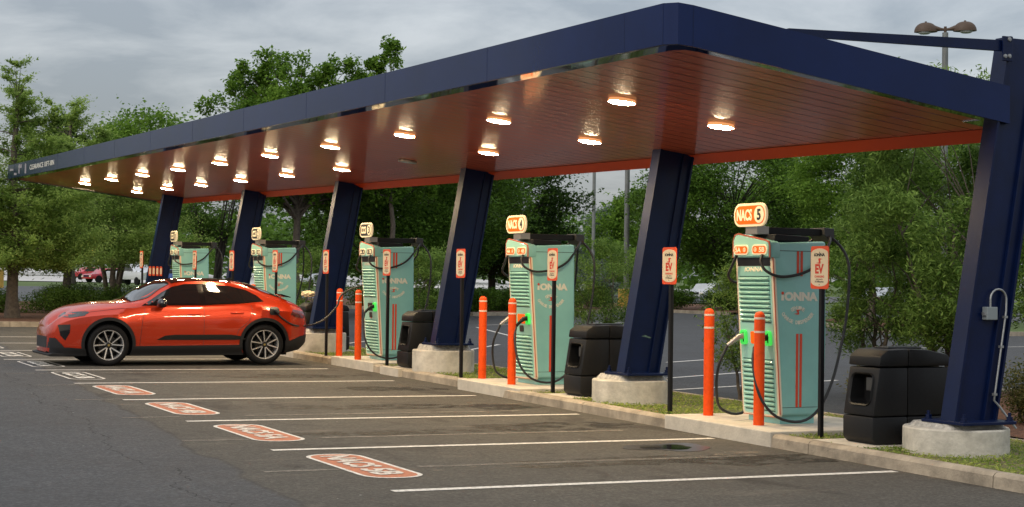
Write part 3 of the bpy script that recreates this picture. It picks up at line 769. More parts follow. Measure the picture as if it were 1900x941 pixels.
    # hanging cables
    def cable(pts, r=.017, n=48):
        pts = [Vector(p) for p in pts]; out = []
        P4 = [pts[0]*2-pts[1]]+pts+[pts[-1]*2-pts[-2]]
        per = max(3, n//(len(pts)-1))
        for i in range(1, len(P4)-2):
            for j in range(per):
                u = j/per; a, b, c, d = P4[i-1:i+3]
                out.append(.5*((2*b)+(c-a)*u+(2*a-5*b+4*c-d)*u*u+(3*b-a-3*c+d)*u**3))
        out.append(pts[-1]); mb = MB(); mb.tube(out, r, 8); return mb.build('cable', RUB, t, smooth=1)
    L = lambda a, b, z: (X(a), Y(b), Z(z))
    cable([L(1.04, .26, 2.36), L(.90, .08, 2.26), L(.65, -.05, 2.02), L(.40, -.07, 1.90), L(.12, -.06, 1.86), L(-.04, .0, 1.92), L(-.07, .07, 2.02), L(-.03, .10, 2.11)])
    cable([L(1.04, .26, 2.36), L(1.14, .12, 2.18), L(1.17, .05, 1.95), L(1.12, .02, 1.46), L(1.02, 0, 1.05), L(.84, -.08, .66), L(.62, -.12, .34), L(.34, -.16, .21), L(.02, -.14, .27), L(-.15, -.05, .50), L(-.17, .06, .85), L(-.12, .115, 1.05)])
    if not car_cable:
        cable([L(1.08, .45, 2.36), L(1.18, .62, 2.15), L(1.2, .8, 1.5), L(.95, .95, .7), L(.4, 1.02, .24), L(.0, .95, .28), L(-.16, .82, .52), L(-.20, .72, .80), L(-.12, .655, 1.05)])
        cable([L(1.05, .5, 2.36), L(.7, .78, 2.05), L(.2, .84, 1.80), L(-.03, .78, 1.85), L(-.05, .67, 2.0), L(-.03, .62, 2.11)])
    else:
        cable([L(1.05, .5, 2.36), L(.7, .78, 2.05), L(.2, .84, 1.80), L(-.03, .78, 1.85), L(-.05, .67, 2.0), L(-.03, .62, 2.11)])
        inv_ = base
        pts = [L(1.08, .45, 2.36), L(1.1, .62, 2.1), L(.8, .85, 1.75)]+[tuple(Vector(p)-inv_) for p in car_cable]
        cable(pts, n=90)
    if num <= 3:
        mb = MB(); mb.prism(rrect(.05, .09, .02), 0, .01, 'z', frame(P(.34, .98, .02), (0, -1, 0), (-.069, 0, 1))); mb.build('emergency_button', STRIPE, fp)
    return t
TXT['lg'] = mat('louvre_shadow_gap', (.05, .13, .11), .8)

# car local frame: s along +X (tail), side y, used again below
CARX, CARY = 6.68-1.0, 29.62
def car_pt(s, yv, z): return V(CARX+s, CARY+.97-yv, z)      # yv>0 : camera side
cable_pts = [V(11.15, 29.55, 1.42), V(10.95, 29.55, 1.12), V(10.72, 29.5, .90), V(10.5, 29.5, .79), car_pt(4.72, .78, .74), car_pt(4.45, .95, .76), car_pt(4.22, .985, .88), car_pt(4.12, 1.0, .97)]
charger(5, *ST[0], 'NACS'); charger(4, *ST[1], 'NACS'); charger(3, *ST[2], 'CCS', cable_pts); charger(2, *ST[3], 'CCS'); charger(1, *ST[4], 'CCS')

# ---------------------------------------------------------------- bollards
bp = None
BOL = [((11.03, 16.85), (10.90, 15.61)), ((11.13, 23.45), (11.0, 22.15)), ((11.15, 29.92), (11.05, 28.66)), ((11.12, 36.3), (11.02, 35.0)), ((10.98, 42.7), (10.9, 41.4))]
whr = {0: 'charger 5', 1: 'charger 4', 2: 'charger 3', 3: 'charger 2', 4: 'charger 1'}
for i, pr_ in enumerate(BOL):
    for j, (x, y) in enumerate(pr_):
        t = thing('bollard', V(x, y, .165), f'orange bollard with two pale bands, the {["farther","nearer"][j]} of the pair in front of {whr[i]}', 'bollard', 'orange bollards in front of the chargers')
        if bp is None:
            mb = MB(); mb.lathe([(0, 0), (.062, 0), (.062, 1.23), (.058, 1.255), (.045, 1.28), (.02, 1.293), (0, 1.295)], (0, 0), 28); a = mb.build('post_sleeve', ORNG, t, smooth=.9)
            bp = [a]
            for z in (1.05, 1.205):
                mb = MB(); mb.lathe([(.0615, z), (.0635, z+.002), (.0635, z+.022), (.0615, z+.024)], (0, 0), 28)
                bp.append(mb.build('reflective_band', REFL, t, smooth=.6))
        else:
            for s_ in bp: c = s_.copy(); C.objects.link(c); c.parent = t

# ---------------------------------------------------------------- EV signs
sp_ = None
near = {0: 'between charger 5 and its black bin', 1: 'in front of the second nearest column', 2: 'in front of charger 4, beside its bin', 3: 'in front of the third nearest column',
        4: 'in front of charger 3', 5: 'in front of the fourth nearest column', 6: 'in front of charger 2 behind the car', 7: 'beside the fifth column behind the car roof', 8: 'in front of charger 1, farthest charger', 9: 'beside the farthest column'}
for i in range(10):
    y = 14.55+3.175*i if i < 9 else 44.6
    x = 11.02+.01*i if i < 9 else 10.92
    if i == 0: x = 10.97
    t = thing('ev_parking_sign', V(x, y, .10), f'EV charging sign on black post {near[i]}', 'sign', 'EV charging signs on black posts')
    t.rotation_euler = (0, 0, R([0, 1.5, -2, 1, 2, -1, 0, 1, -1, 0][i]))
    if sp_ is None:
        parts = []
        mb = MB(); mb.box(-.024, .024, -.024, .024, -.05, 1.98); po = mb.build('post', BLKP, t, bevel=.003); parts.append((po, []))
        M = frame((-.032, 0, 1.87), (0, -1, 0), (0, 0, 1)); W_, H_ = .315, .465
        mb = MB(); mb.prism(rrect(W_, H_, .03), -.006, .003, 'z', M); pa = mb.build('panel', EVO, t)
        loz = []
        for i2 in range(15):
            a = R(180*i2/14); loz.append((.151*math.cos(a), .148+.058*math.sin(a)))
        for i2 in range(15):
            a = R(180*i2/14+180); loz.append((.151*math.cos(a), -.148+.058*math.sin(a)))
        mb = MB(); mb.prism(loz, .003, .005, 'z', M); f1 = mb.build('cream_field', EVC, pa)
        mb = MB(); text(mb, 'iONNA', .19, .036, M, .001, .05, cy=.138, lift=.005); text(mb, 'WHILE CHARGING', .12, .010, M, .001, .01, cy=-.128, lift=.005); text(mb, '10 Minutes', .15, .022, M, .001, .01, cy=-.152, lift=.005)
        mb.cyl((0, .165), .005, .005, .008, 8, M=M); mb.cyl((0, -.185), .005, .005, .008, 8, M=M)
        f2 = mb.build('dark_lettering', SIGNK, pa)
        mb = MB(); text(mb, 'EV', .15, .105, M, .001, .045, cy=-.015, lift=.005); text(mb, 'CHARGING', .17, .024, M, .001, .03, cy=-.098, lift=.005)
        mb.prism([(-.06, .05), (-.01, .055), (-.02, .095), (.0, .1), (.055, .093), (.015, .083), (.02, .045), (0, .04)], .005, .006, 'z', M)
        f3 = mb.build('red_lettering', EVT, pa)
        sp_ = (po, pa, (f1, f2, f3))
    else:
        c = sp_[0].copy(); C.objects.link(c); c.parent = t
        c = sp_[1].copy(); C.objects.link(c); c.parent = t
        for s_ in sp_[2]: d = s_.copy(); C.objects.link(d); d.parent = c

# ---------------------------------------------------------------- waste bins
binlab = ['large black plastic service bin beside charger 5, nearest the camera', 'black plastic service bin between charger 4 and the second nearest column', 'black plastic service bin between charger 3 and the third nearest column',
          'black plastic service bin behind the red car, crumpled paper on its top', 'black plastic service bin hidden behind the red car windscreen, paper on its top']
bproto = None
for i, (x, y) in enumerate(BINS):
    t = thing('waste_bin', V(x, y, .145), binlab[i], 'waste bin', 'black service bins between the chargers'); t.scale = (1, 1, .91)
    if bproto is None:
        L_, W_ = 1.05, .50
        prof = [(.05, 0), (0, .06), (-.0, .30), (.005, .32), (.075, .86), (.085, .88), (1.01, .88), (1.03, .32), (1.05, .06), (1.0, 0)]
        # body: two halves butted at the seam
        mb = MB(); mb.prism([(.05, 0), (.0, .06), (.0, .31), (.455, .31), (.455, 0)], .0, W_, 'y'); b0 = mb.build('front_base', BLK, t, bevel=.02, smooth=.6)
        mb = MB(); mb.prism([(.463, 0), (.463, .31), (L_, .31), (L_, .04), (L_-.04, 0)], .0, W_, 'y'); b1 = mb.build('rear_base', BLK, t, bevel=.02, smooth=.6)
        mb = MB(); mb.prism([(.005, .318), (.085, .87), (.455, .87), (.455, .318)], 0, W_, 'y')
        b2 = mb.build('front_body', BLK, t, bevel=.018, smooth=.6)
        # cut the opening
        cu = MB(); cu.prism(rrect(.33, .34, .06, 5, .25, .62), -.2, .22, 'x')
        co = cu.build('cutter', BLK)
        md = b2.modifiers.new('b', 'BOOLEAN'); md.object = co; md.operation = 'DIFFERENCE'; md.solver = 'EXACT'
        b2.parent = None; dg = bpy.context.evaluated_depsgraph_get(); dg.update(); me = bpy.data.meshes.new_from_object(b2.evaluated_get(dg)); b2.modifiers.clear(); b2.data = me; b2.parent = t
        bpy.data.objects.remove(co)
        mb = MB(); mb.prism([(.463, .318), (.463, .87), (1.02, .87), (1.045, .318)], 0, W_, 'y'); b3 = mb.build('rear_body', BLK, t, bevel=.018, smooth=.6)
        mb = MB(); mb.prism([(.075, .885), (.09, 1.0), (.19, 1.075), (.455, 1.085), (.455, .885)], -.008, W_+.008, 'y'); b4 = mb.build('front_lid', BLK, t, bevel=.018, smooth=.6)
        mb = MB(); mb.prism([(.463, .885), (.463, 1.085), (.70, 1.075), (.98, 1.02), (1.03, .96), (1.03, .885)], -.008, W_+.008, 'y'); b5 = mb.build('rear_lid', BLK, t, bevel=.018, smooth=.6)
        mb = MB(); mb.box(.30, .75, .14, .36, 1.078, 1.098); mb.box(.33, .72, .17, .33, 1.098, 1.104); b6 = mb.build('top_slot', SIGNK, b5, bevel=.006)
        mb = MB()
        rim = [(-.001+.008, 0)]
        ro = rrect(.37, .38, .08, 6, .25, .62); ri = rrect(.325, .335, .058, 6, .25, .62); k = len(ro)
        f_ = lambda zz: .005+(zz-.318)*(.08/.552)
        vs = [(f_(b)-.003, a, b) for a, b in ro]+[(f_(b)-.018, a*.97+.25*.03, b*.97+.62*.03) for a, b in ro]+[(f_(b)-.003, a, b) for a, b in ri]
        fs = []
        for q in range(2): fs += [(q*k+j, q*k+(j+1) % k, (q+1)*k+(j+1) % k, (q+1)*k+j) for j in range(k)]
        mb.add(vs, fs); b7 = mb.build('opening_rim', BLK, b2, smooth=.8)
        mb = MB(); mb.box(.10, .205, .12, .24, .60, .75, Matrix.Translation((0, 0, 0))); b8 = mb.build('towel_dispenser', mat('grey_dispenser', (.05, .049, .046), .5), b2, bevel=.006)
        bproto = [(b0, []), (b1, []), (b2, [b7, b8]), (b3, []), (b4, []), (b5, [b6])]
    else:
        for p_, kids in bproto:
            c = p_.copy(); C.objects.link(c); c.parent = t
            for q in kids: d = q.copy(); C.objects.link(d); d.parent = c
def paper(x, y, z, lab, s=.12, seed=1):
    rng = random.Random(seed); bm = bmesh.new(); bmesh.ops.create_icosphere(bm, subdivisions=3, radius=s)
    for v in bm.verts:
        k = 1+rng.uniform(-.14, .14); v.co = Vector((v.co.x*k*1.3, v.co.y*k, v.co.z*k*.6))
    me = bpy.data.meshes.new('crumpled_paper_bag'); bm.to_mesh(me); bm.free(); me.materials.append(PAPER)
    o = bpy.data.objects.new('crumpled_paper_bag', me); C.objects.link(o); o.location = V(x, y, z); tag(o, lab, 'paper bag')
paper(11.42, 32.5, 1.30, 'crumpled pale paper bag lying on the bin behind the red car')
paper(11.22, 38.95, 1.30, 'crumpled cream paper bag on the bin seen over the car bonnet', .13, 4)

# ---------------------------------------------------------------- the red car
def pchip(xs, ys):
    xs = np.array(xs, float); ys = np.array(ys, float)
    h = np.diff(xs); d = np.diff(ys)/h; m_ = np.zeros_like(ys); m_[0] = d[0]; m_[-1] = d[-1]
    for i in range(1, len(xs)-1):
        m_[i] = 0 if d[i-1]*d[i] <= 0 else 2/(1/d[i-1]+1/d[i])
    def f(x):
        x = min(max(x, xs[0]), xs[-1]); i = min(np.searchsorted(xs, x, 'right')-1, len(xs)-2); t = (x-xs[i])/h[i]
        return float((2*t**3-3*t**2+1)*ys[i]+(t**3-2*t**2+t)*h[i]*m_[i]+(-2*t**3+3*t**2)*ys[i+1]+(t**3-t**2)*h[i]*m_[i+1])
    return f
zc = pchip([0, .03, .08, .28, .52, .84, 1.36, 1.68, 2.01, 2.30, 2.69, 3.03, 3.37, 3.74, 4.05, 4.36, 4.60, 4.72, 4.79, 4.83], [.70, .80, .885, 1.015, 1.085, 1.135, 1.17, 1.37, 1.515, 1.575, 1.595, 1.592, 1.57, 1.515, 1.405, 1.275, 1.17, 1.12, 1.0, .86])
wm = pchip([0, .05, .15, .35, .6, 1.0, 1.5, 2.4, 3.3, 3.9, 4.3, 4.55, 4.70, 4.79, 4.83], [.50, .66, .79, .89, .945, .968, .945, .93, .945, .972, .94, .88, .80, .68, .58])
zbl = pchip([0, .05, .15, .5, 1.0, 1.36, 1.69, 2.75, 3.4, 3.86, 4.3, 4.6, 4.74, 4.83], [.64, .74, .84, .98, 1.045, 1.06, 1.075, 1.095, 1.125, 1.16, 1.13, 1.06, 1.0, .80])
wbl = pchip([0, .3, 1.0, 1.5, 2.4, 3.4, 3.9, 4.4, 4.83], [.80, .84, .86, .90, .905, .90, .86, .84, .84])
zrl = pchip([0, .5, 1.0, 1.45, 1.69, 2.03, 2.22, 2.45, 2.86, 3.25, 3.5, 3.75, 4.0, 4.3, 4.6, 4.74, 4.83], [.685, 1.05, 1.12, 1.135, 1.16, 1.375, 1.465, 1.515, 1.53, 1.505, 1.45, 1.36, 1.27, 1.20, 1.12, 1.04, .84])
wrl = pchip([0, 1.0, 1.4, 1.69, 2.03, 2.4, 3.2, 3.7, 4.0, 4.4, 4.83], [.55, .60, .78, .80, .70, .64, .63, .64, .68, .70, .6])
zbt = pchip([0, .1, .6, 4.3, 4.6, 4.83], [.24, .20, .18, .20, .27, .42])
NV = 26
def section(s):
    W1 = wm(s); zb_, zt = zbt(s), zc(s); zl = zbl(s); zr_ = min(zrl(s), zt-.002); mid = .48*zl+.52*zb_
    P_ = [(0, zb_), (W1*.70, zb_), (W1*.93, zb_+.02), (W1*.975, zb_+.12), (W1*.985, .5*(zb_+.12+mid)), (W1, mid+.10), (W1*.992, mid+.72*(zl-mid)), (W1*(wbl(s)+.045), zl-.022), (W1*wbl(s), zl), (W1*.5*(wbl(s)*1.03+wrl(s)), .5*(zl+zr_)+.01), (W1*wrl(s), zr_), (W1*wrl(s)*.86, zr_+(zt-zr_)*.42), (W1*wrl(s)*.5, zr_+(zt-zr_)*.85), (0, zt)]
    return P_
SS = sorted(set([0, .012, .03, .055, .09, .14, .2, .28, .36, .45, 4.83, 4.822, 4.80, 4.77, 4.73, 4.68, 4.62, 4.55]+list(np.round(np.arange(.5, 4.55, .05), 3))))
SECD = {}
for s in SS: SECD[s] = section(s)
def side_y(s, z):
    s = min(max(s, 0), 4.83); P_ = section(s)[2:11]
    if z <= P_[0][1]: return P_[0][0]
    for (a, b), (c, d) in zip(P_[:-1], P_[1:]):
        if b <= z <= d: 
            t = (z-b)/(d-b) if d > b else 0; return a+(c-a)*t
    return P_[-1][0]
PAINTC = mat('metallic_orange_red_paint', (.50, .030, .003), .26, metal=.4, coat=.8, coatr=.03)
CGLASS = mat('dark_tinted_glass', (.008, .009, .010), .04, spec=.8, coat=.6, coatr=.02)
CCLAD = mat('dark_grey_cladding', (.014, .014, .015), .55, spec=.3)
TYRE = mat('tyre_rubber', (.010, .010, .0105), .8, spec=.2, bump=(80, .2))
RIMS = mat('machined_rim', (.62, .61, .60), .22, metal=.6)
RIMB = mat('rim_black', (.012, .012, .013), .3)
def CM(x0, y0): return Matrix.Translation(V(x0, y0, 0))
car = thing('suv_car', V(CARX+2.4, CARY+.97, 0), 'orange red coupe SUV with black trim parked nose out and plugged in', 'car')
def cl(s, yv, z): return (s-2.4, -yv, z)
mb = MB(); k = 2*14-2; ring = []
for s in SS:
    P_ = SECD[s]; full = [cl(s, a, b) for a, b in P_]+[cl(s, -a, b) for a, b in P_[-2:0:-1]]
    ring.append(full)
vs = [p for r_ in ring for p in r_]; fs = []
for i in range(len(SS)-1):
    for j in range(k): fs.append((i*k+j, i*k+(j+1) % k, (i+1)*k+(j+1) % k, (i+1)*k+j))
fs += [tuple(reversed(range(k))), tuple(range((len(SS)-1)*k, len(SS)*k))]
mb.add(vs, fs)
body = mb.build('body', PAINTC, None, smooth=.55)
ZW = .375; FS_, RS_ = 1.0, 3.893
cut = MB()
for s in (FS_, RS_):
    for sd in (1, -1):
        M = Matrix.Translation(cl(s, sd*.80, ZW+.015)) @ Matrix.Rotation(R(90), 4, 'X')
        cut.cyl((0, 0), .435, -.24, .24, 48, M=M)
cuto = cut.build('cut', CCLAD)
cuto.location = body.location
md = body.modifiers.new('b', 'BOOLEAN'); md.object = cuto; md.operation = 'DIFFERENCE'; md.solver = 'EXACT'
dg = bpy.context.evaluated_depsgraph_get(); dg.update(); me = bpy.data.meshes.new_from_object(body.evaluated_get(dg)); body.modifiers.clear(); body.data = me
bpy.data.objects.remove(cuto)
me.materials.clear(); me.materials.append(PAINTC); me.materials.append(CCLAD)
cen = [Vector(cl(s, 0, ZW+.015)) for s in (FS_, RS_)]
for p in me.polygons:
    c = p.center
    if p.normal.z < -.5 and c.z < .3: p.material_index = 1
    for q in cen:
        if (Vector((c.x, c.z))-Vector((q.x, q.z))).length < .4365 and abs(c.y) > .5: p.material_index = 1
body.parent = car

def surf_panel(poly, off=.004, side=1, step=.035):
    """triangulated patch of the car's side over a side-view polygon (s,z), laid just proud of the body"""
    pts = []
    for (a, b), (c, d) in zip(poly, poly[1:]+poly[:1]):
        n_ = max(1, int(math.dist((a, b), (c, d))/step))
        for i in range(n_): pts.append((a+(c-a)*i/n_, b+(d-b)*i/n_))
    nb = len(pts); xs = [p[0] for p in pts]; zs = [p[1] for p in pts]
    def inside(x, z):
        r_ = False
        for (a, b), (c, d) in zip(pts, pts[1:]+pts[:1]):
            if (b > z) != (d > z) and x < (c-a)*(z-b)/(d-b)+a: r_ = not r_
        return r_
    grid = []
    for x in np.arange(min(xs)+step/2, max(xs), step):
        for z in np.arange(min(zs)+step/2, max(zs), step):
            if inside(x, z) and min(math.dist((x, z), q) for q in pts) > step*.4: grid.append((x, z))
    vv = [Vector(p) for p in pts+grid]
    r_ = delaunay_2d_cdt(vv, [], [list(range(nb))], 1, 1e-6)
    vs = [cl(p.x, side*(side_y(p.x, p.y)+off), p.y) for p in r_[0]]
    fs = [tuple(f) if side > 0 else tuple(reversed(f)) for f in r_[2]]
    # a skirt gives the panel its edge
    return vs, fs
def panel(name, poly, m_, off=.004, both=True, parent=None, step=.035, smooth=.6):
    for sd in ((1, -1) if both else (1,)):
        vs, fs = surf_panel(poly, off, sd, step); me = bpy.data.meshes.new(name); me.from_pydata([tuple(v) for v in vs], [], fs)
        me.materials.append(m_)
        for p in me.polygons: p.use_smooth = True
        o = bpy.data.objects.new(name, me); C.objects.link(o); o.parent = parent or car
        bm = bmesh.new(); bm.from_mesh(me); bmesh.ops.recalc_face_normals(bm, faces=bm.faces)
        if bm.faces and sum(f.normal.y*f.calc_area() for f in bm.faces)*sd > 0: bmesh.ops.reverse_faces(bm, faces=bm.faces)
        bm.to_mesh(me); bm.free()
    return o
# glasshouse surround then panes
panel('window_surround', [(1.60, 1.085), (2.75, 1.10), (3.4, 1.13), (3.90, 1.175), (3.78, 1.29), (3.60, 1.385), (3.3, 1.455), (2.86, 1.495), (2.45, 1.485), (2.2, 1.43), (2.0, 1.33), (1.8, 1.20)], GRILL, .005)
panel('front_side_window', [(1.80, 1.125), (2.70, 1.125), (2.66, 1.475), (2.45, 1.468), (2.22, 1.415), (2.03, 1.325)], CGLASS, .009)
panel('rear_side_window', [(2.79, 1.125), (3.50, 1.155), (3.40, 1.415), (3.2, 1.455), (2.86, 1.478), (2.77, 1.478)], CGLASS, .009)
panel('quarter_window', [(3.53, 1.157), (3.84, 1.185), (3.72, 1.285), (3.57, 1.365), (3.44, 1.405)], CGLASS, .009)
# sill, door insert
panel('side_skirt', [(1.38, .185), (3.50, .185), (3.42, .37), (1.45, .355)], CCLAD, .012)
panel('door_insert', [(1.86, .465), (2.02, .545), (2.2, .56), (3.25, .56), (3.42, .535), (3.56, .47), (3.3, .462)], GRILL, .008)
panel('front_bumper_lip', [(.02, .20), (.62, .185), (.60, .31), (.30, .335), (.03, .325)], CCLAD, .010)
panel('rear_bumper_skirt', [(4.30, .21), (4.60, .27), (4.82, .43), (4.82, .55), (4.62, .53), (4.42, .45), (4.30, .44)], CCLAD, .008)
panel('side_air_intake', [(.13, .735), (.33, .745), (.32, .60), (.25, .46), (.17, .55)], GRILL, .006, step=.02)
panel('front_lower_intake', [(.02, .50), (.10, .50), (.22, .36), (.25, .325), (.02, .325)], SIGNK, .006, step=.02)
panel('headlight', [(.19, .875), (.29, .955), (.60, .985), (.66, .965), (.56, .90), (.34, .865)], CGLASS, .006)
panel('tail_light', [(4.40, .93), (4.46, 1.03), (4.74, .99), (4.80, .92), (4.70, .86), (4.55, .88)], mat('tail_lamp_red', (.08, .006, .006), .12, coat=.6), .006)
def arch(s0):
    o_ = [(s0+.485*math.cos(R(a)), ZW+.015+.485*math.sin(R(a))) for a in range(-14, 195, 8)]
    i_ = [(s0+.428*math.cos(R(a)), ZW+.015+.428*math.sin(R(a))) for a in range(194, -15, -8)]
    return o_+i_
panel('wheel_arch', arch(FS_), CCLAD, .014); panel('wheel_arch', arch(RS_), CCLAD, .014)
# seams
def seam(pts, name='panel_gap', off=.0025, wd=.007, m_=SIGNK, both=True):
    for sd in ((1, -1) if both else (1,)):
        mb = MB(); P_ = []
        for (a, b), (c, d) in zip(pts[:-1], pts[1:]):
            n_ = max(2, int(math.dist((a, b), (c, d))/.04))
            for i in range(n_): P_.append((a+(c-a)*i/n_, b+(d-b)*i/n_))
        P_.append(pts[-1]); mb.tube([cl(s, sd*(side_y(s, z)+off-.002), z) for s, z in P_], wd/2, 5); mb.build(name, m_, car)
seam([(1.66, 1.08), (1.60, .80), (1.56, .37)]); seam([(2.74, 1.10), (2.74, .37)]); seam([(3.62, 1.14), (3.66, .98), (3.58, .80), (3.40, .66), (3.32, .45)])
seam([(.66, .965), (1.1, 1.02), (1.55, 1.06)])
for s, z in ((2.55, .925), (3.36, .955)):
    for sd in (1, -1):
        mb = MB(); y_ = side_y(s, z); mb.tube([cl(s-.12, sd*(y_+.002), z), cl(s-.10, sd*(y_+.026), z+.002), cl(s+.10, sd*(y_+.026), z+.006), cl(s+.12, sd*(y_+.002), z+.006)], .012, 8); mb.build('door_handle', PAINTC, car, smooth=1)
# windscreen and rear screen, strips between the rails
def screen(name, s0, s1, m_, inset=.06, off=.006, n_=30, tp=0):
    vs = []; 
    for i in range(n_+1):
        s = s0+(s1-s0)*i/n_; P_ = section(s)
        hw = P_[10][0]-inset
        for j in range(13):
            u = -1+2*j/12; yy = u*hw; a = abs(yy)
            Q = P_[10:][::-1]
            z = np.interp(a, [q[0] for q in Q], [q[1] for q in Q])
            vs.append((s-2.4, yy, z+off))
    fs = [(i*13+j, i*13+j+1, (i+1)*13+j+1, (i+1)*13+j) for i in range(n_) for j in range(12)]
    me = bpy.data.meshes.new(name); me.from_pydata(vs, [], fs); me.materials.append(m_)
    for p in me.polygons: p.use_smooth = True
    o = bpy.data.objects.new(name, me); C.objects.link(o); o.parent = car; return o
screen('windscreen', 1.42, 2.16, CGLASS, .05, .012); screen('glass_roof', 2.2, 3.35, CGLASS, .05, .012); screen('rear_window', 3.62, 4.3, CGLASS, .09, .012)
mb = MB(); mb.box(-.0, .04, -.55, .55, .42, .60); 
# nose: grille and badge, tail: plate recess and light band
def nose(name, z0, z1, hw, m_, s_off, tail=False):
    mb = MB(); n_ = 14; vs = []
    for j in range(n_+1):
        yy = -hw+2*hw*j/n_
        for z in (z0, z1):
            # find s where half width equals |y|
            rng_ = np.linspace(0, .5, 60) if not tail else np.linspace(4.83, 4.3, 60); ss = rng_[-1]
            for s in rng_:
                if side_y(s, z) >= abs(yy): ss = s; break
            vs.append(cl(ss+s_off, yy, z))
    mb.add(vs, [(2*j, 2*j+2, 2*j+3, 2*j+1) for j in range(n_)]); return mb.build(name, m_, car, smooth=.8)
nose('lower_grille', .32, .52, .62, SIGNK, -.006); nose('tail_light_band', .93, 1.0, .60, SIGNK, .006, True); nose('licence_plate', .50, .62, .26, LOGOC, .010, True)
mb = MB(); mb.prism([(0, .175), (.5, .165), (.5, .205), (.05, .235), (-.03, .215)], -.80, .80, 'y', Matrix.Translation((-2.4, 0, 0))); mb.build('front_splitter', CCLAD, car, bevel=.008)
mb = MB(); mb.prism([(4.33, 1.315), (4.50, 1.262), (4.51, 1.245), (4.34, 1.27)], -.60, .60, 'y', Matrix.Translation((-2.4, 0, 0))); mb.build('rear_spoiler', GRILL, car)
# mirrors
for sd in (1, -1):
    mb = MB(); M = Matrix.Translation(cl(1.93, sd*1.03, 1.13)) @ Matrix.Diagonal((.75, 1.2, .78, 1)); bm = bmesh.new(); bmesh.ops.create_icosphere(bm, subdivisions=3, radius=.12)
    mb.add([v.co.copy() for v in bm.verts], [tuple(v.index for v in f.verts) for f in bm.faces], M); bm.free()
    mb.tube([cl(1.93, sd*1.0, 1.10), cl(1.90, sd*.86, 1.085)], .03, 8); mb.build('wing_mirror', GRILL, car, smooth=1)
# charging port open with the plug in it
mb = MB(); mb.prism(rrect(.17, .15, .04, 5, 4.06-2.4, 1.0), -1, -1, 'y'); mb = MB()
panel('charge_port', rrect(.19, .15, .04, 4, 4.07, 1.0), SIGNK, .008, both=False)
mb = MB(); yy = side_y(4.1, 1.0); mb.tube([cl(4.09, yy-.0, 1.0), cl(4.10, yy+.09, .99), cl(4.12, yy+.11, .955)], [.04, .038, .024], 12); mb.build('charge_plug', BLK, car, smooth=1)
# roof rails / shark fin
mb = MB(); mb.prism([(3.35, 1.57), (3.50, 1.62), (3.55, 1.56)], -.012, .012, 'y', Matrix.Translation((-2.4, 0, 0))); mb.build('antenna_fin', GRILL, car)
# wheels
def wheel(s, sd):
    yo = .955 if s < 2 else .962
    M = Matrix.Translation(cl(s, sd*yo, ZW)) @ (Matrix.Rotation(R(90 if sd > 0 else -90), 4, 'X')) @ Matrix.Rotation(R(18 if s < 2 else 5), 4, 'Z')
    # local z points outward
    mb = MB(); mb.lathe([(.268, -.02), (.285, -.002), (.33, .0), (.358, -.018), (.372, -.05), (.375, -.12), (.372, -.19), (.35, -.235), (.28, -.245), (.26, -.22)], (0, 0), 56, M); ty = mb.build('tyre', TYRE, None, smooth=.8)
    mb = MB(); mb.lathe([(.272, -.018), (.270, -.004), (.262, -.004), (.252, -.02), (.246, -.06), (.24, -.20)], (0, 0), 56, M); rm = mb.build('rim', RIMS, None, smooth=.5)
    mb = MB(); mb.lathe([(0, -.085), (.17, -.085), (.17, -.10), (.24, -.21), (.262, -.22)], (0, 0), 32, M); dk = mb.build('brake_disc', RIMB, None, smooth=.5)
    mb = MB(); mbb = MB()
    for i in range(5):
        for s2 in (-1, 1):
            a = R(72*i); a1 = a+s2*R(7); a2 = a+s2*R(19)
            p0 = (.055*math.cos(a1), .055*math.sin(a1)); p1 = (.262*math.cos(a2), .262*math.sin(a2))
            d = Vector((p1[0]-p0[0], p1[1]-p0[1])).normalized(); n_ = Vector((-d.y, d.x))
            for (MBx, w0, w1, zt0, zt1) in ((mb, .0085, .011, -.028, -.008), (mbb, .019, .022, -.034, -.016)):
                vs = []
                for (px_, py_), ww, zz in ((p0, w0, zt0), (p1, w1, zt1)):
                    for q in (-1, 1):
                        for dz in (0, -.03): vs.append((px_+n_.x*q*ww, py_+n_.y*q*ww, zz+dz))
                MBx.add(vs, [(0, 1, 3, 2), (4, 6, 7, 5), (0, 4, 5, 1), (2, 3, 7, 6), (0, 2, 6, 4), (1, 5, 7, 3)], M)
    mbb.lathe([(0, -.022), (.045, -.024), (.06, -.035), (.062, -.08)], (0, 0), 24, M)
    sp = mb.build('spokes', RIMS, None); sb = mbb.build('spoke_backing', RIMB, None)
    e = bpy.data.objects.new('wheel', None); C.objects.link(e); e.parent = car
    for o in (ty, rm, dk, sp, sb): o.parent = e
    mb = MB(); mb.cyl((0, 0), .02, -.022, -.017, 14, M=M); q = mb.build('hub_badge', mat('badge', (.4, .3, .1), .3, metal=.6), e)
for s in (FS_, RS_):
    for sd in (1, -1): wheel(s, sd)
mb = MB(); mb.box(-1.9, 2.0, -.7, .7, .17, .40); mb.build('underbody', CCLAD, car)

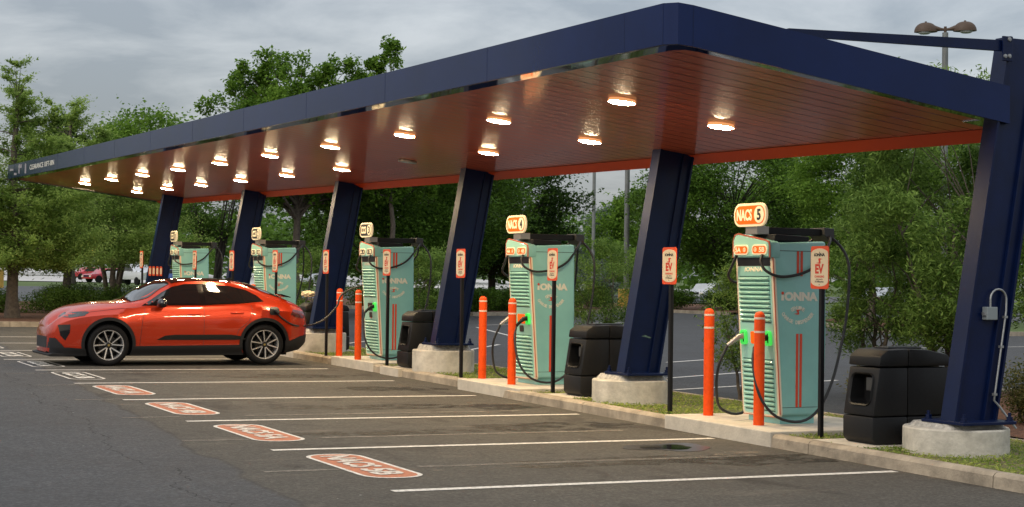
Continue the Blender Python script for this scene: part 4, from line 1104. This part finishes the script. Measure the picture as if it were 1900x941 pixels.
# ---------------------------------------------------------------- far vehicles
def far_car(x, y, rz, col, label, cat='car', kind='sedan'):
    t = thing('parked_car' if kind == 'sedan' else 'pickup_truck', V(x, y, 0), label, cat, None, rz)
    pm = mat('paint_'+cat, col, .3, coat=.6)
    if kind == 'sedan':
        prof = [(-2.3, .35), (-2.3, .75), (-1.9, .85), (-1.2, .92), (-.6, 1.38), (.9, 1.42), (1.6, 1.0), (2.2, .95), (2.3, .6), (2.3, .35)]
        gl = [(-1.12, .94), (-.58, 1.33), (.85, 1.37), (1.45, 1.0)]
    else:
        prof = [(-2.8, .5), (-2.8, 1.15), (-1.5, 1.22), (-.9, 1.85), (.9, 1.88), (1.05, 1.25), (2.9, 1.22), (2.9, .5)]
        gl = [(-1.42, 1.25), (-.87, 1.78), (.82, 1.8), (.9, 1.27)]
    mb = MB(); mb.prism(prof, -.9, .9, 'y'); mb.build('body', pm, t, bevel=.08, smooth=.6)
    for s_ in (-1, 1):
        mb = MB(); mb.prism(gl, s_*.905-.005, s_*.905+.005, 'y'); mb.build('window', CGLASS, t)
    a, b = gl[0], gl[1]; mb = MB(); mb.add([(a[0]-.02, -.78, a[1]+.02), (a[0]-.02, .78, a[1]+.02), (b[0]-.02, .7, b[1]+.02), (b[0]-.02, -.7, b[1]+.02)], [(0, 1, 2, 3)]); mb.build('windscreen', CGLASS, t)
    fx_ = prof[0][0]-.01
    mb = MB(); mb.box(fx_-.01, fx_+.02, -.45, .45, .55 if kind == 'sedan' else .7, .72 if kind == 'sedan' else 1.05); mb.build('grille', GRILL, t)
    for s_ in (-1, 1):
        mb = MB(); mb.box(fx_-.02, fx_+.03, s_*.68-.15, s_*.68+.15, prof[1][1]-.22, prof[1][1]-.06); mb.build('headlight', LOGOC, t)
    for wx in (prof[0][0]+.85, prof[-1][0]-.9):
        for s_ in (-1, 1):
            mb = MB(); mb.lathe([(0, -.1), (.36, -.1), (.36, .1), (.2, .11), (0, .1)], (0, 0), 20, Matrix.Translation((wx, s_*.82, .36)) @ Matrix.Rotation(R(90), 4, 'X')); mb.build('wheel', TYRE, t)
far_car(34.9, 146, R(-70+180), (.65, .66, .68), 'white pickup truck facing the camera on the far pale lot', 'pickup truck', 'pickup')
far_car(36.2, 162, R(20), (.45, .015, .03), 'dark red parked car on the far lot left of the white pickup')
far_car(40, 188, R(15), (.5, .02, .03), 'smaller red parked car in the farthest row behind the white pickup')
far_car(21.5, 172, R(5), (.05, .14, .45), 'blue parked car on the far lot seen left of the twin trunks')
far_car(24.5, 205, R(10), (.6, .6, .62), 'silver parked car in the farthest row of the lot')
far_car(9, 175, R(0), (.04, .05, .07), 'dark parked car on the far lot behind the left trees')
far_car(44.5, 172, R(0), (.06, .12, .35), 'blue parked car seen between the two farthest columns')
far_car(54, 150, R(0), (.35, .36, .38), 'grey parked car seen right of the farthest charger')
far_car(72, 110, R(25), (.6, .62, .66), 'white parked car beyond the shrubs right of charger 4')
far_car(84, 104, R(35), (.4, .42, .45), 'grey parked car behind the trees right of charger 5')

# ---------------------------------------------------------------- lamp posts
def post(x, y, h, r0, r1, label, base=None, m_=POLEM):
    t = thing('lamp_post', V(x, y, 0), label, 'lamp post')
    mb = MB(); mb.lathe([(0, 0), (r0, 0), (r1, h), (0, h)], (0, 0), 20); mb.build('pole', m_, t, smooth=.6)
    if base: mb = MB(); mb.lathe([(0, -.05), (base[0], -.05), (base[0], base[1]-.04), (base[0]-.04, base[1]), (0, base[1])], (0, 0), 32); mb.build('base', YELLOW, t, smooth=.6)
    return t
t = post(45.94, 52.82, 12.15, .17, .12, 'tall lamp post with two brown bell heads rising behind the canopy')
view = rt
for sd in (-1, 1):
    d = Vector((math.cos(.72), -math.sin(.72), 0))*sd
    c = d*.78+Vector((0, 0, 12.05+.16-.0*sd))
    M = Matrix.Translation(c) @ Matrix.Diagonal((1, 1, 1, 1)) @ Vector((d.x, d.y, 0)).to_track_quat('X', 'Z').to_matrix().to_4x4()
    mb = MB(); prof = []
    n_ = 20; rings = []
    for i in range(9):
        a = R(90*i/8); rings.append((math.cos(a), math.sin(a)))
    vs = []; fs = []
    for q, (cr2, sr2) in enumerate(rings):
        for j in range(n_):
            an = 2*math.pi*j/n_; xx = .47*cr2**.8*math.cos(an); yy = .30*cr2**.8*math.sin(an)
            vs.append((xx, yy, .40*sr2-.02))
    for q in range(8):
        for j in range(n_): fs.append((q*n_+j, q*n_+(j+1) % n_, (q+1)*n_+(j+1) % n_, (q+1)*n_+j))
    fs.append(tuple(reversed(range(n_)))); mb.add(vs, fs, M)
    mb.tube([M @ Vector((-.78, 0, .06)), M @ Vector((-.6, 0, .08)), M @ Vector((-.35, 0, .12))], [.05, .07, .13], 10)
    mb.cyl((0, 0), .045, .33, .42, 10, M=M)
    hdo = mb.build('lamp_head', BROWNM, t, smooth=.8)
    mb = MB(); mb.lathe([(.26, -.005), (.25, -.06), (.18, -.10), (0, -.12)], (0.05, 0), 24, M); mb.build('lens', mat('clear_lens', (.55, .57, .58), .15), hdo, smooth=1)
mb = MB(); mb.cyl((0, 0), .06, 12.1, 12.4, 12); mb.build('finial', BROWNM, t)
post(48.1, 82.2, 13, .16, .13, 'dark grey lamp pole standing on a yellow round concrete base', (.46, 1.1))
post(63.4, 113.5, 15, .15, .12, 'slimmer grey lamp pole left of the one on the yellow base', (.42, 1.0))
t = thing('bollard', V(19.3, 118.5, 0), 'squat yellow concrete post far off at the left edge of the photo', 'post'); mb = MB(); mb.lathe([(0, 0), (.45, 0), (.45, 1.2), (.40, 1.26), (0, 1.28)], (0, 0), 24); mb.build('concrete_post', YELLOW, t)
t.location = V(18.9, 118.5, 0); t.name = 'yellow_post'

# ---------------------------------------------------------------- foliage
def leaves_mesh(name, cen, size, aspect, m_, rng, parent=None, upbias=.9, droop=None):
    """one quad leaf (folded along its midrib into two) per centre; cen (N,3)"""
    N = len(cen); cen = np.asarray(cen, np.float32)
    th = rng.uniform(0, 2*np.pi, N); 
    ax = rng.normal(size=(N, 3)); ax[:, 2] *= .6
    if droop is not None: ax[:, 2] -= droop
    ax /= np.linalg.norm(ax, axis=1, keepdims=True)+1e-9
    nn = rng.normal(size=(N, 3)); nn[:, 2] += upbias*2
    b = np.cross(ax, nn); b /= np.linalg.norm(b, axis=1, keepdims=True)+1e-9
    s = size*rng.uniform(.65, 1.35, (N, 1))
    L = ax*s; B = b*s/aspect*.5
    v = np.empty((N, 4, 3), np.float32)
    v[:, 0] = cen-L*.5; v[:, 1] = cen+B-L*.05; v[:, 2] = cen+L*.5; v[:, 3] = cen-B-L*.05
    me = bpy.data.meshes.new(name); me.vertices.add(N*4); me.vertices.foreach_set('co', v.ravel())
    me.loops.add(N*4); me.loops.foreach_set('vertex_index', np.arange(N*4, dtype=np.int32))
    me.polygons.add(N); me.polygons.foreach_set('loop_start', np.arange(0, N*4, 4, dtype=np.int32)); me.polygons.foreach_set('loop_total', np.full(N, 4, np.int32))
    me.update(calc_edges=True); me.validate(); me.materials.append(m_)
    o = bpy.data.objects.new(name, me); C.objects.link(o)
    if parent: o.parent = parent
    return o
def blob(rng, c, rad, n, shell=.55):
    d = rng.normal(size=(n, 3)); d /= np.linalg.norm(d, axis=1, keepdims=True)
    r_ = (shell**3+(1-shell**3)*rng.uniform(0, 1, (n, 1)))**(1/3)
    j = 1+.12*rng.normal(size=(n, 1))
    return np.array(c)+d*r_*j*np.array(rad)
def tree(name, label, x, y, h, cr_, z0, m_, seed, style='round', ncl=60, nleaf=26000, leaf=.14, aspect=1.8, trunk=.16, stems=1, bark=BARK, group='trees around the lot', clr=.27, cat='tree', lean=(0, 0), squash=.72, leaders=((0, 0, 1.0, 1.0),)):
    rng = np.random.default_rng(seed); t = thing(name, V(x, y, .05), label, cat, group)
    cls = []
    for i in range(ncl):
        u = rng.uniform(0, 1)**(1.5 if style in ('cone', 'feather') else 1)
        if style == 'cone': r_ = cr_*(1-u)**.75*(.9+.1*rng.uniform())+.12; z = z0+(h-z0)*u
        elif style == 'feather': r_ = cr_*(1-u)**.85+.10; z = z0+(h-z0)*u
        elif style == 'vase': r_ = cr_*(.35+.65*math.sin(min(1, u*1.25)*math.pi/2))*math.sqrt(max(.02, 1-max(0, u-.55)**2/.21)); z = z0+(h-z0)*u
        else:
            r_ = cr_*math.sqrt(max(.03, 1-(2*u-1)**2)); z = z0+(h-z0)*u
        a = rng.uniform(0, 2*np.pi); f = rng.uniform(.25, 1)**.5
        if style in ('cone', 'feather'): f = rng.uniform(.15, 1)*(1.25 if rng.uniform() < .08 else 1)
        lx, ly, lh, lr = leaders[i % len(leaders)]
        z = z0+(z-z0)*lh; r_ *= lr
        cls.append((r_*f*math.cos(a)+lean[0]*u+lx, r_*f*math.sin(a)+lean[1]*u+ly, z, a, u, r_))
    pts = []
    per = nleaf//ncl
    for (cx_, cy_, z, a, u, r_) in cls:
        k = clr*cr_*rng.uniform(.6, 1.3)
        if style in ('feather', 'cone'): 
            k *= (1-u)*.6+.55
            e = rng.normal(size=(per, 3))*np.array((k*.75, k*.38, k*.30)); e[:, 2] += .35*e[:, 0]
            ca, sa = math.cos(a), math.sin(a)
            e = np.stack([e[:, 0]*ca-e[:, 1]*sa, e[:, 0]*sa+e[:, 1]*ca, e[:, 2]], 1)
            pts.append(e+np.array((cx_, cy_, z)))
        else:
            pts.append(blob(rng, (cx_, cy_, z), (k, k, k*squash), per, .35))
            # a few twigs of leaves poking out
            for q in range(3):
                dd = rng.normal(size=3); dd[2] = abs(dd[2])*.8; dd /= np.linalg.norm(dd); m2 = max(4, per//30)
                tt = rng.uniform(.7, 1.6, (m2, 1)); pts.append(np.array((cx_, cy_, z))+dd*tt*k+rng.normal(size=(m2, 3))*.06*max(.5, k))
    pts = np.concatenate(pts)
    leaves_mesh('crown', pts, leaf, aspect, m_, rng, t, droop=.4 if style in ('long', 'weep') else None)
    mb = MB(); prng = random.Random(seed)
    zt = z0+(h-z0)*(.85 if style in ('cone', 'feather') else .45)
    for s_ in range(stems):
        a = 2*math.pi*s_/max(1, stems)+prng.random(); sp0 = .0 if stems == 1 else trunk*1.3; spt = 0 if stems == 1 else cr_*.38
        n_ = 9; P_ = []
        for i in range(n_):
            u = i/(n_-1); wob = .05*h/8
            P_.append((sp0*math.cos(a)+spt*u**1.4*math.cos(a)+prng.uniform(-wob, wob)*(u > 0)+lean[0]*u*.5, sp0*math.sin(a)+spt*u**1.4*math.sin(a)+prng.uniform(-wob, wob)*(u > 0)+lean[1]*u*.5, -.15+(zt+.15)*u))
        mb.tube(P_, [trunk*(1.45 if i == 0 else 1)*(1-.72*i/(n_-1)) for i in range(n_)], 10)
        if s_ == 0: main = P_
        # limbs
        mine = [c for q, c in enumerate(cls) if q % stems == s_]
        for (cx_, cy_, z, a_, u, r_) in mine[::(6 if style in ('cone', 'feather') else 2)]:
            zz = max(z0*.8, z-r_*.6) if style not in ('cone', 'feather') else z-.1
            zz = min(zz, zt*.95); q = min(n_-1, max(0, (zz+.15)/(zt+.15)*(n_-1))); i0 = min(int(q), n_-2); fr_ = q-i0
            b0 = Vector(P_[i0]).lerp(Vector(P_[i0+1]), fr_); e = Vector((cx_, cy_, z)); mid = b0.lerp(e, .5)+Vector((prng.uniform(-.1, .1), prng.uniform(-.1, .1), .08*(e-b0).length))
            r0 = trunk*(.16 if style in ('cone', 'feather') else .34)*(1-.5*u); mb.tube([b0, b0.lerp(mid, .5)+Vector((0, 0, .03)), mid, mid.lerp(e, .5), e], [r0, r0*.8, r0*.6, r0*.4, r0*.15], 5, cap=False)
    mb.build('trunk', bark, t, smooth=1)
    return t
def bush(name, label, x, y, rx, ry, h, m_, seed, n=7000, leaf=.05, aspect=1.7, z0=.12, group='shrubs and hedges', stems=True, lumps=9, rz=0, cat='shrub', flower=0):
    rng = np.random.default_rng(seed); t = thing(name, V(x, y, z0), label, cat, group, rz)
    pts = []
    for i in range(lumps):
        a = rng.uniform(0, 2*np.pi); f = rng.uniform(0, .72)
        k = rng.uniform(.38, .6)
        pts.append(blob(rng, (rx*f*math.cos(a), ry*f*math.sin(a), h*(.42+.2*rng.uniform(-1, 1))), (rx*k, ry*k, h*k*.85), n//lumps, .45))
    pts = np.concatenate(pts); pts[:, 2] = np.abs(pts[:, 2])
    leaves_mesh('foliage', pts, leaf, aspect, m_, rng, t)
    if stems:
        mb = MB(); pr2 = random.Random(seed)
        for i in range(9):
            a = pr2.uniform(0, 6.28); mb.tube([(0.08*math.cos(a), .08*math.sin(a), -.1), (rx*.25*math.cos(a), ry*.25*math.sin(a), h*.3), (rx*.6*math.cos(a), ry*.6*math.sin(a), h*.7)], [.015, .011, .005], 5, cap=False)
        mb.build('stem', BARK, t)
    if flower:
        idx = rng.choice(len(pts), flower, replace=False); q = pts[idx]; q = q[q[:, 2] > h*.4]
        leaves_mesh('flowers', q, .07, 1.1, LF_FLOWER, rng, t)
    return t
# left edge
tree('bald_cypress', 'tall feathery light green tree in the mulch bed at the left edge', 8.7, 51.6, 7.9, 2.1, 1.7, LF_FEATHER, 1, 'feather', 520, 115000, .105, 2.6, .20, clr=.16, leaders=((0, 0, 1, 1), (.9, -.5, .80, .8), (-1.1, .3, .86, .8), (.3, .9, .9, .8), (1.6, .6, .62, .7), (-1.6, -.8, .66, .8)))
tree('bald_cypress', 'feathery light green tree just behind the left edge tree, slightly shorter', 11.6, 58.0, 7.4, 2.6, 2.0, LF_FEATHER, 2, 'feather', 480, 90000, .10, 2.6, .17, clr=.16, leaders=((.2, 0, 1, .9), (1.2, .3, .82, .8), (-1.3, .2, .88, .8), (2.2, -.3, .6, .7), (-.3, -1.2, .75, .8)))
tree('bald_cypress', 'feathery green tree behind the red car bonnet, crown under the canopy end', 15.0, 66.0, 6.5, 3.2, 2.1, LF_FEATHER, 3, 'feather', 320, 56000, .11, 2.6, .14, clr=.17, leaders=((0, 0, 1, .9), (1.8, 0, .9, .8), (-1.9, .2, .95, .8)))
tree('bald_cypress', 'feathery tree cut by the left edge of the photo', 5.2, 58.0, 8.4, 2.4, 1.8, LF_FEATHER, 33, 'feather', 200, 50000, .10, 2.6, .18, clr=.17)
tree('pine_tree', 'dark green pine rising behind the light feathery trees', 29.6, 146, 14.6, 3.2, 5.5, LF_DARK, 4, 'round', 46, 16000, .32, 2.5, .3, bark=BARKD)
tree('crape_myrtle', 'multi stemmed tree with pale grey twin trunks behind the car bonnet', 15.6, 68.8, 5.6, 2.3, 2.4, LF_OAK, 5, 'round', 50, 22000, .12, 1.8, .12, stems=4)
tree('oak_tree', 'broad loose green tree whose top shows above the left half of the canopy', 20.9, 83.5, 9.3, 3.3, 4.2, LF_BRIGHT, 6, 'round', 130, 17000, .19, 1.6, .22)
tree('crape_myrtle', 'vase shaped tree with many bare dark stems between the two farthest columns', 20.9, 72.5, 6.6, 2.5, 3.4, LF_OAK, 7, 'round', 46, 9000, .13, 1.7, .10, stems=9, bark=BARKD)
tree('oak_tree', 'large green tree rising highest above the middle of the canopy', 19.9, 58.0, 9.6, 2.3, 4.2, LF_BRIGHT, 8, 'round', 320, 76000, .14, 1.7, .20, clr=.17, squash=1.15, leaders=((-1.5, -.2, .95, 1), (.1, .3, 1.02, .9), (1.5, 0, .96, 1), (2.5, 0, .88, .8), (-.3, -.6, .75, 1.3)))
tree('oak_tree', 'tree with a separate pointed crown right of the highest tree above the canopy', 23.3, 57.2, 10.3, 1.1, 4.5, LF_BRIGHT, 88, 'round', 110, 17000, .15, 1.7, .14, clr=.24, squash=1.2, leaders=((0, 0, 1, 1), (1.35, .2, .80, .8), (-.7, .1, .86, 1)))
tree('oak_tree', 'dark dense tree filling the gap behind chargers 2 and 3', 25.2, 62.5, 8.6, 4.4, 1.6, LF_OAK, 9, 'round', 90, 60000, .15, 1.7, .22, bark=BARKD)
tree('oak_tree', 'dark dense tree right of the gap behind charger 3', 30.5, 70, 8.8, 4.4, 1.8, LF_OAK, 10, 'round', 90, 56000, .16, 1.7, .22, bark=BARKD)
tree('live_oak', 'dark spreading oak with a forked dark trunk left of charger 4', 37.2, 77.4, 8.4, 4.6, 2.2, LF_DARK, 11, 'round', 110, 60000, .17, 1.7, .24, bark=BARKD)
tree('cedar_tree', 'pale blue green conifer far off between the two lamp poles', 73.7, 130.6, 7.6, 4.2, .8, LF_BLUE, 12, 'cone', 70, 18000, .28, 2.4, .22)
tree('maple_tree', 'light green far tree right of the lamp pole with the yellow base', 68.5, 114, 8.2, 4.2, 1.2, LF_BRIGHT, 13, 'round', 60, 20000, .24, 1.6, .25)
tree('maple_tree', 'light green far tree behind the second nearest column', 74, 104, 9.3, 4.6, 1.2, LF_BRIGHT, 14, 'round', 60, 20000, .24, 1.6, .25)
tree('live_oak', 'dense green tree directly behind charger 5 sign', 52.3, 77.5, 9.9, 5.2, 2.4, LF_OAK, 15, 'round', 120, 64000, .17, 1.7, .26, bark=BARKD)
tree('maple_tree', 'brighter green tree with a pale straight trunk on the lawn right of charger 5', 44.6, 55.8, 9.3, 3.3, 2.7, LF_BRIGHT, 16, 'round', 100, 60000, .125, 1.7, .17)
tree('live_oak', 'dense tree behind the lawn between charger 5 and the nearest column', 52.0, 61.0, 10.2, 4.0, 2.8, LF_OAK, 17, 'round', 90, 50000, .15, 1.7, .22)
tree('maple_tree', 'green tree at the right edge behind the nearest column', 52.5, 47.5, 9.2, 4.2, 2.6, LF_OAK, 18, 'round', 80, 44000, .14, 1.7, .2)
tree('pistache_tree', 'near tree with long drooping leaves beside the nearest column', 17.7, 20.3, 5.05, 1.7, .85, LF_LONG, 19, 'long', 80, 56000, .10, 4.0, .07, stems=3, clr=.25)
tree('pistache_tree', 'smaller long leafed tree overhanging the black bin beside charger 5', 17.2, 21.4, 3.3, 1.0, .6, LF_LONG, 20, 'long', 60, 16000, .085, 4.2, .05, stems=3, clr=.26)
tree('pistache_tree', 'long leafed tree cut by the right edge of the photo', 19.4, 18.8, 4.4, 1.2, .9, LF_LONG, 21, 'long', 70, 20000, .085, 4.2, .06, stems=2, clr=.24)
tree('young_tree', 'small drooping leafy tree between charger 4 and the second nearest column', 15.1, 26.6, 2.35, .75, .45, LF_LONG, 22, 'long', 46, 13000, .06, 3.6, .035, stems=3, clr=.30, group='young trees behind the median')
tree('young_tree', 'small leafy tree with white blossom left of charger 5', 14.3, 20.9, 1.95, .62, .4, LF_LONG, 23, 'long', 40, 9000, .055, 3, .03, stems=3, clr=.32, group='young trees behind the median')
tree('young_tree', 'small pale leafy tree between charger 3 and the third nearest column', 15.6, 36.2, 2.3, .8, .4, LF_LONG, 24, 'long', 46, 12000, .07, 3.4, .035, stems=4, clr=.30, group='young trees behind the median')
tree('young_tree', 'small pale leafy tree right of charger 2', 15.2, 42.6, 2.2, .75, .3, LF_LONG, 25, 'long', 40, 9000, .075, 3.4, .035, stems=4, clr=.30, group='young trees behind the median')
bush('nandina_shrub', 'reddish green shrub behind the black bin beside charger 5', 13.9, 16.9, .75, .75, .80, LF_RED, 30, 6500, .06, 3)
bush('nandina_shrub', 'dark twiggy shrub right of the nearest column', 15.0, 15.6, .7, .8, .85, LF_RED, 31, 6500, .05, 2.4)
bush('nandina_shrub', 'low green shrub at the right edge behind the conduit', 16.3, 15.6, .8, .8, .9, LF_BUSH, 32, 6000, .05, 2.4)
hb = [(8.9, 57.2, 1.6, 1.1, .95), (11.3, 56.5, 1.5, 1.2, .95), (13.2, 57.5, 1.4, 1.2, 1.0), (6.0, 57.5, 1.7, 1.2, .9), (12.2, 60.0, 1.6, 1.2, 1.05), (17.0, 60.5, .9, .9, .9)]
hl = ['rounded green bush between the two left trunks', 'rounded green bush right of the left edge trunk', 'rounded green bush over the red car nose', 'rounded green bush at the left edge', 'taller green bush behind the other bushes of the left bed', 'small green bush seen above the car bonnet']
for i, (b, l_) in enumerate(zip(hb, hl)): bush('hedge_bush', l_, *b, LF_BUSH, 40+i, 13000, .06, 1.6, .12, lumps=12)
hb = [(31.5, 66.5), (33.5, 68.6), (29.6, 68.5), (36.0, 72.5), (38.8, 74.2), (41.5, 77.6), (44.6, 80), (48, 76.5), (50.5, 75.5), (53, 77), (29.0, 74)]
for i, (x, y) in enumerate(hb): bush('hedge_bush', f'low dark clipped bush in the bed behind the lot, number {i+1} from the left' if False else ['bush left of the hedge row behind charger 3', 'dark bush behind the third nearest column', 'dark bush at the left end of the far bed', 'dark bush at the foot of the dark oak', 'dark bush right of the dark oak trunk', 'dark bush left of the lamp pole with yellow base', 'dark bush beside the yellow lamp pole base', 'dark bush left of charger 5 in the far bed', 'dark bush behind the blossom tree beside charger 5', 'dark bush seen just left of charger 5', 'dark bush behind charger 2'][i], x, y, 1.5, 1.3, 1.15, LF_OAK if i != 10 else LF_BUSH, 60+i, 6000, .09, 1.6, .1, lumps=8)
hb = [(56, 69.5), (58.5, 68.0), (61, 66.6), (63.5, 65.2), (66, 64)]
for i, (x, y) in enumerate(hb): bush('hedge_bush', ['leftmost', 'second', 'third', 'fourth', 'rightmost'][i]+' bush of the bright low hedge far behind charger 5', x, y, 1.7, 1.2, 1.1, LF_BUSH, 80+i, 5000, .10, 1.5, .1, lumps=7)
# woods closing the horizon
rng = np.random.default_rng(5); pts = []
for i in range(190):
    az_ = -.25+1.45*i/190+rng.uniform(-.004, .004); D_ = rng.uniform(230, 330); hh = rng.uniform(8, 15)
    x, y = D_*math.sin(az_), D_*math.cos(az_); g = G(x, y)
    for q in range(5): pts.append(blob(rng, (x+rng.uniform(-4, 4), y+rng.uniform(-4, 4), g+hh*rng.uniform(.2, .85)), (rng.uniform(3, 5), rng.uniform(3, 5), rng.uniform(2, 3.5)), 90, .6))
o = leaves_mesh('distant_woods', np.concatenate(pts), 1.1, 1.4, LF_OAK, rng); tag(o, 'dark green woods far behind the parking lots', 'woods', kind='stuff')
# grass on the median
rng = np.random.default_rng(8); pts = []
def ok(x, y):
    for (a, b) in ST:
        if b-.76 < y < b+1.54 and x < 12.6: return False
    for (a, b) in BINS:
        if b-.14 < y < b+.74 and a-.24 < x < a+1.22: return False
    return True
while len(pts) < 30000:
    y = 8+38*rng.uniform()**1.7; x = rng.uniform(kx(y)+.15, BK-.15)
    dens = .5+.5*math.sin(x*5.1+1.7*math.sin(y*2.3))*math.sin(y*3.7+x)
    if rng.uniform() < .25+.75*dens and ok(x, y): pts.append((x, y, G(x, y)+.135+.012*rng.uniform()))
o = leaves_mesh('median_turf', np.array(pts), .055, 5, LF_GRASS, rng, upbias=0); tag(o, 'patchy short grass between kerb and concrete pads', 'grass', kind='stuff')
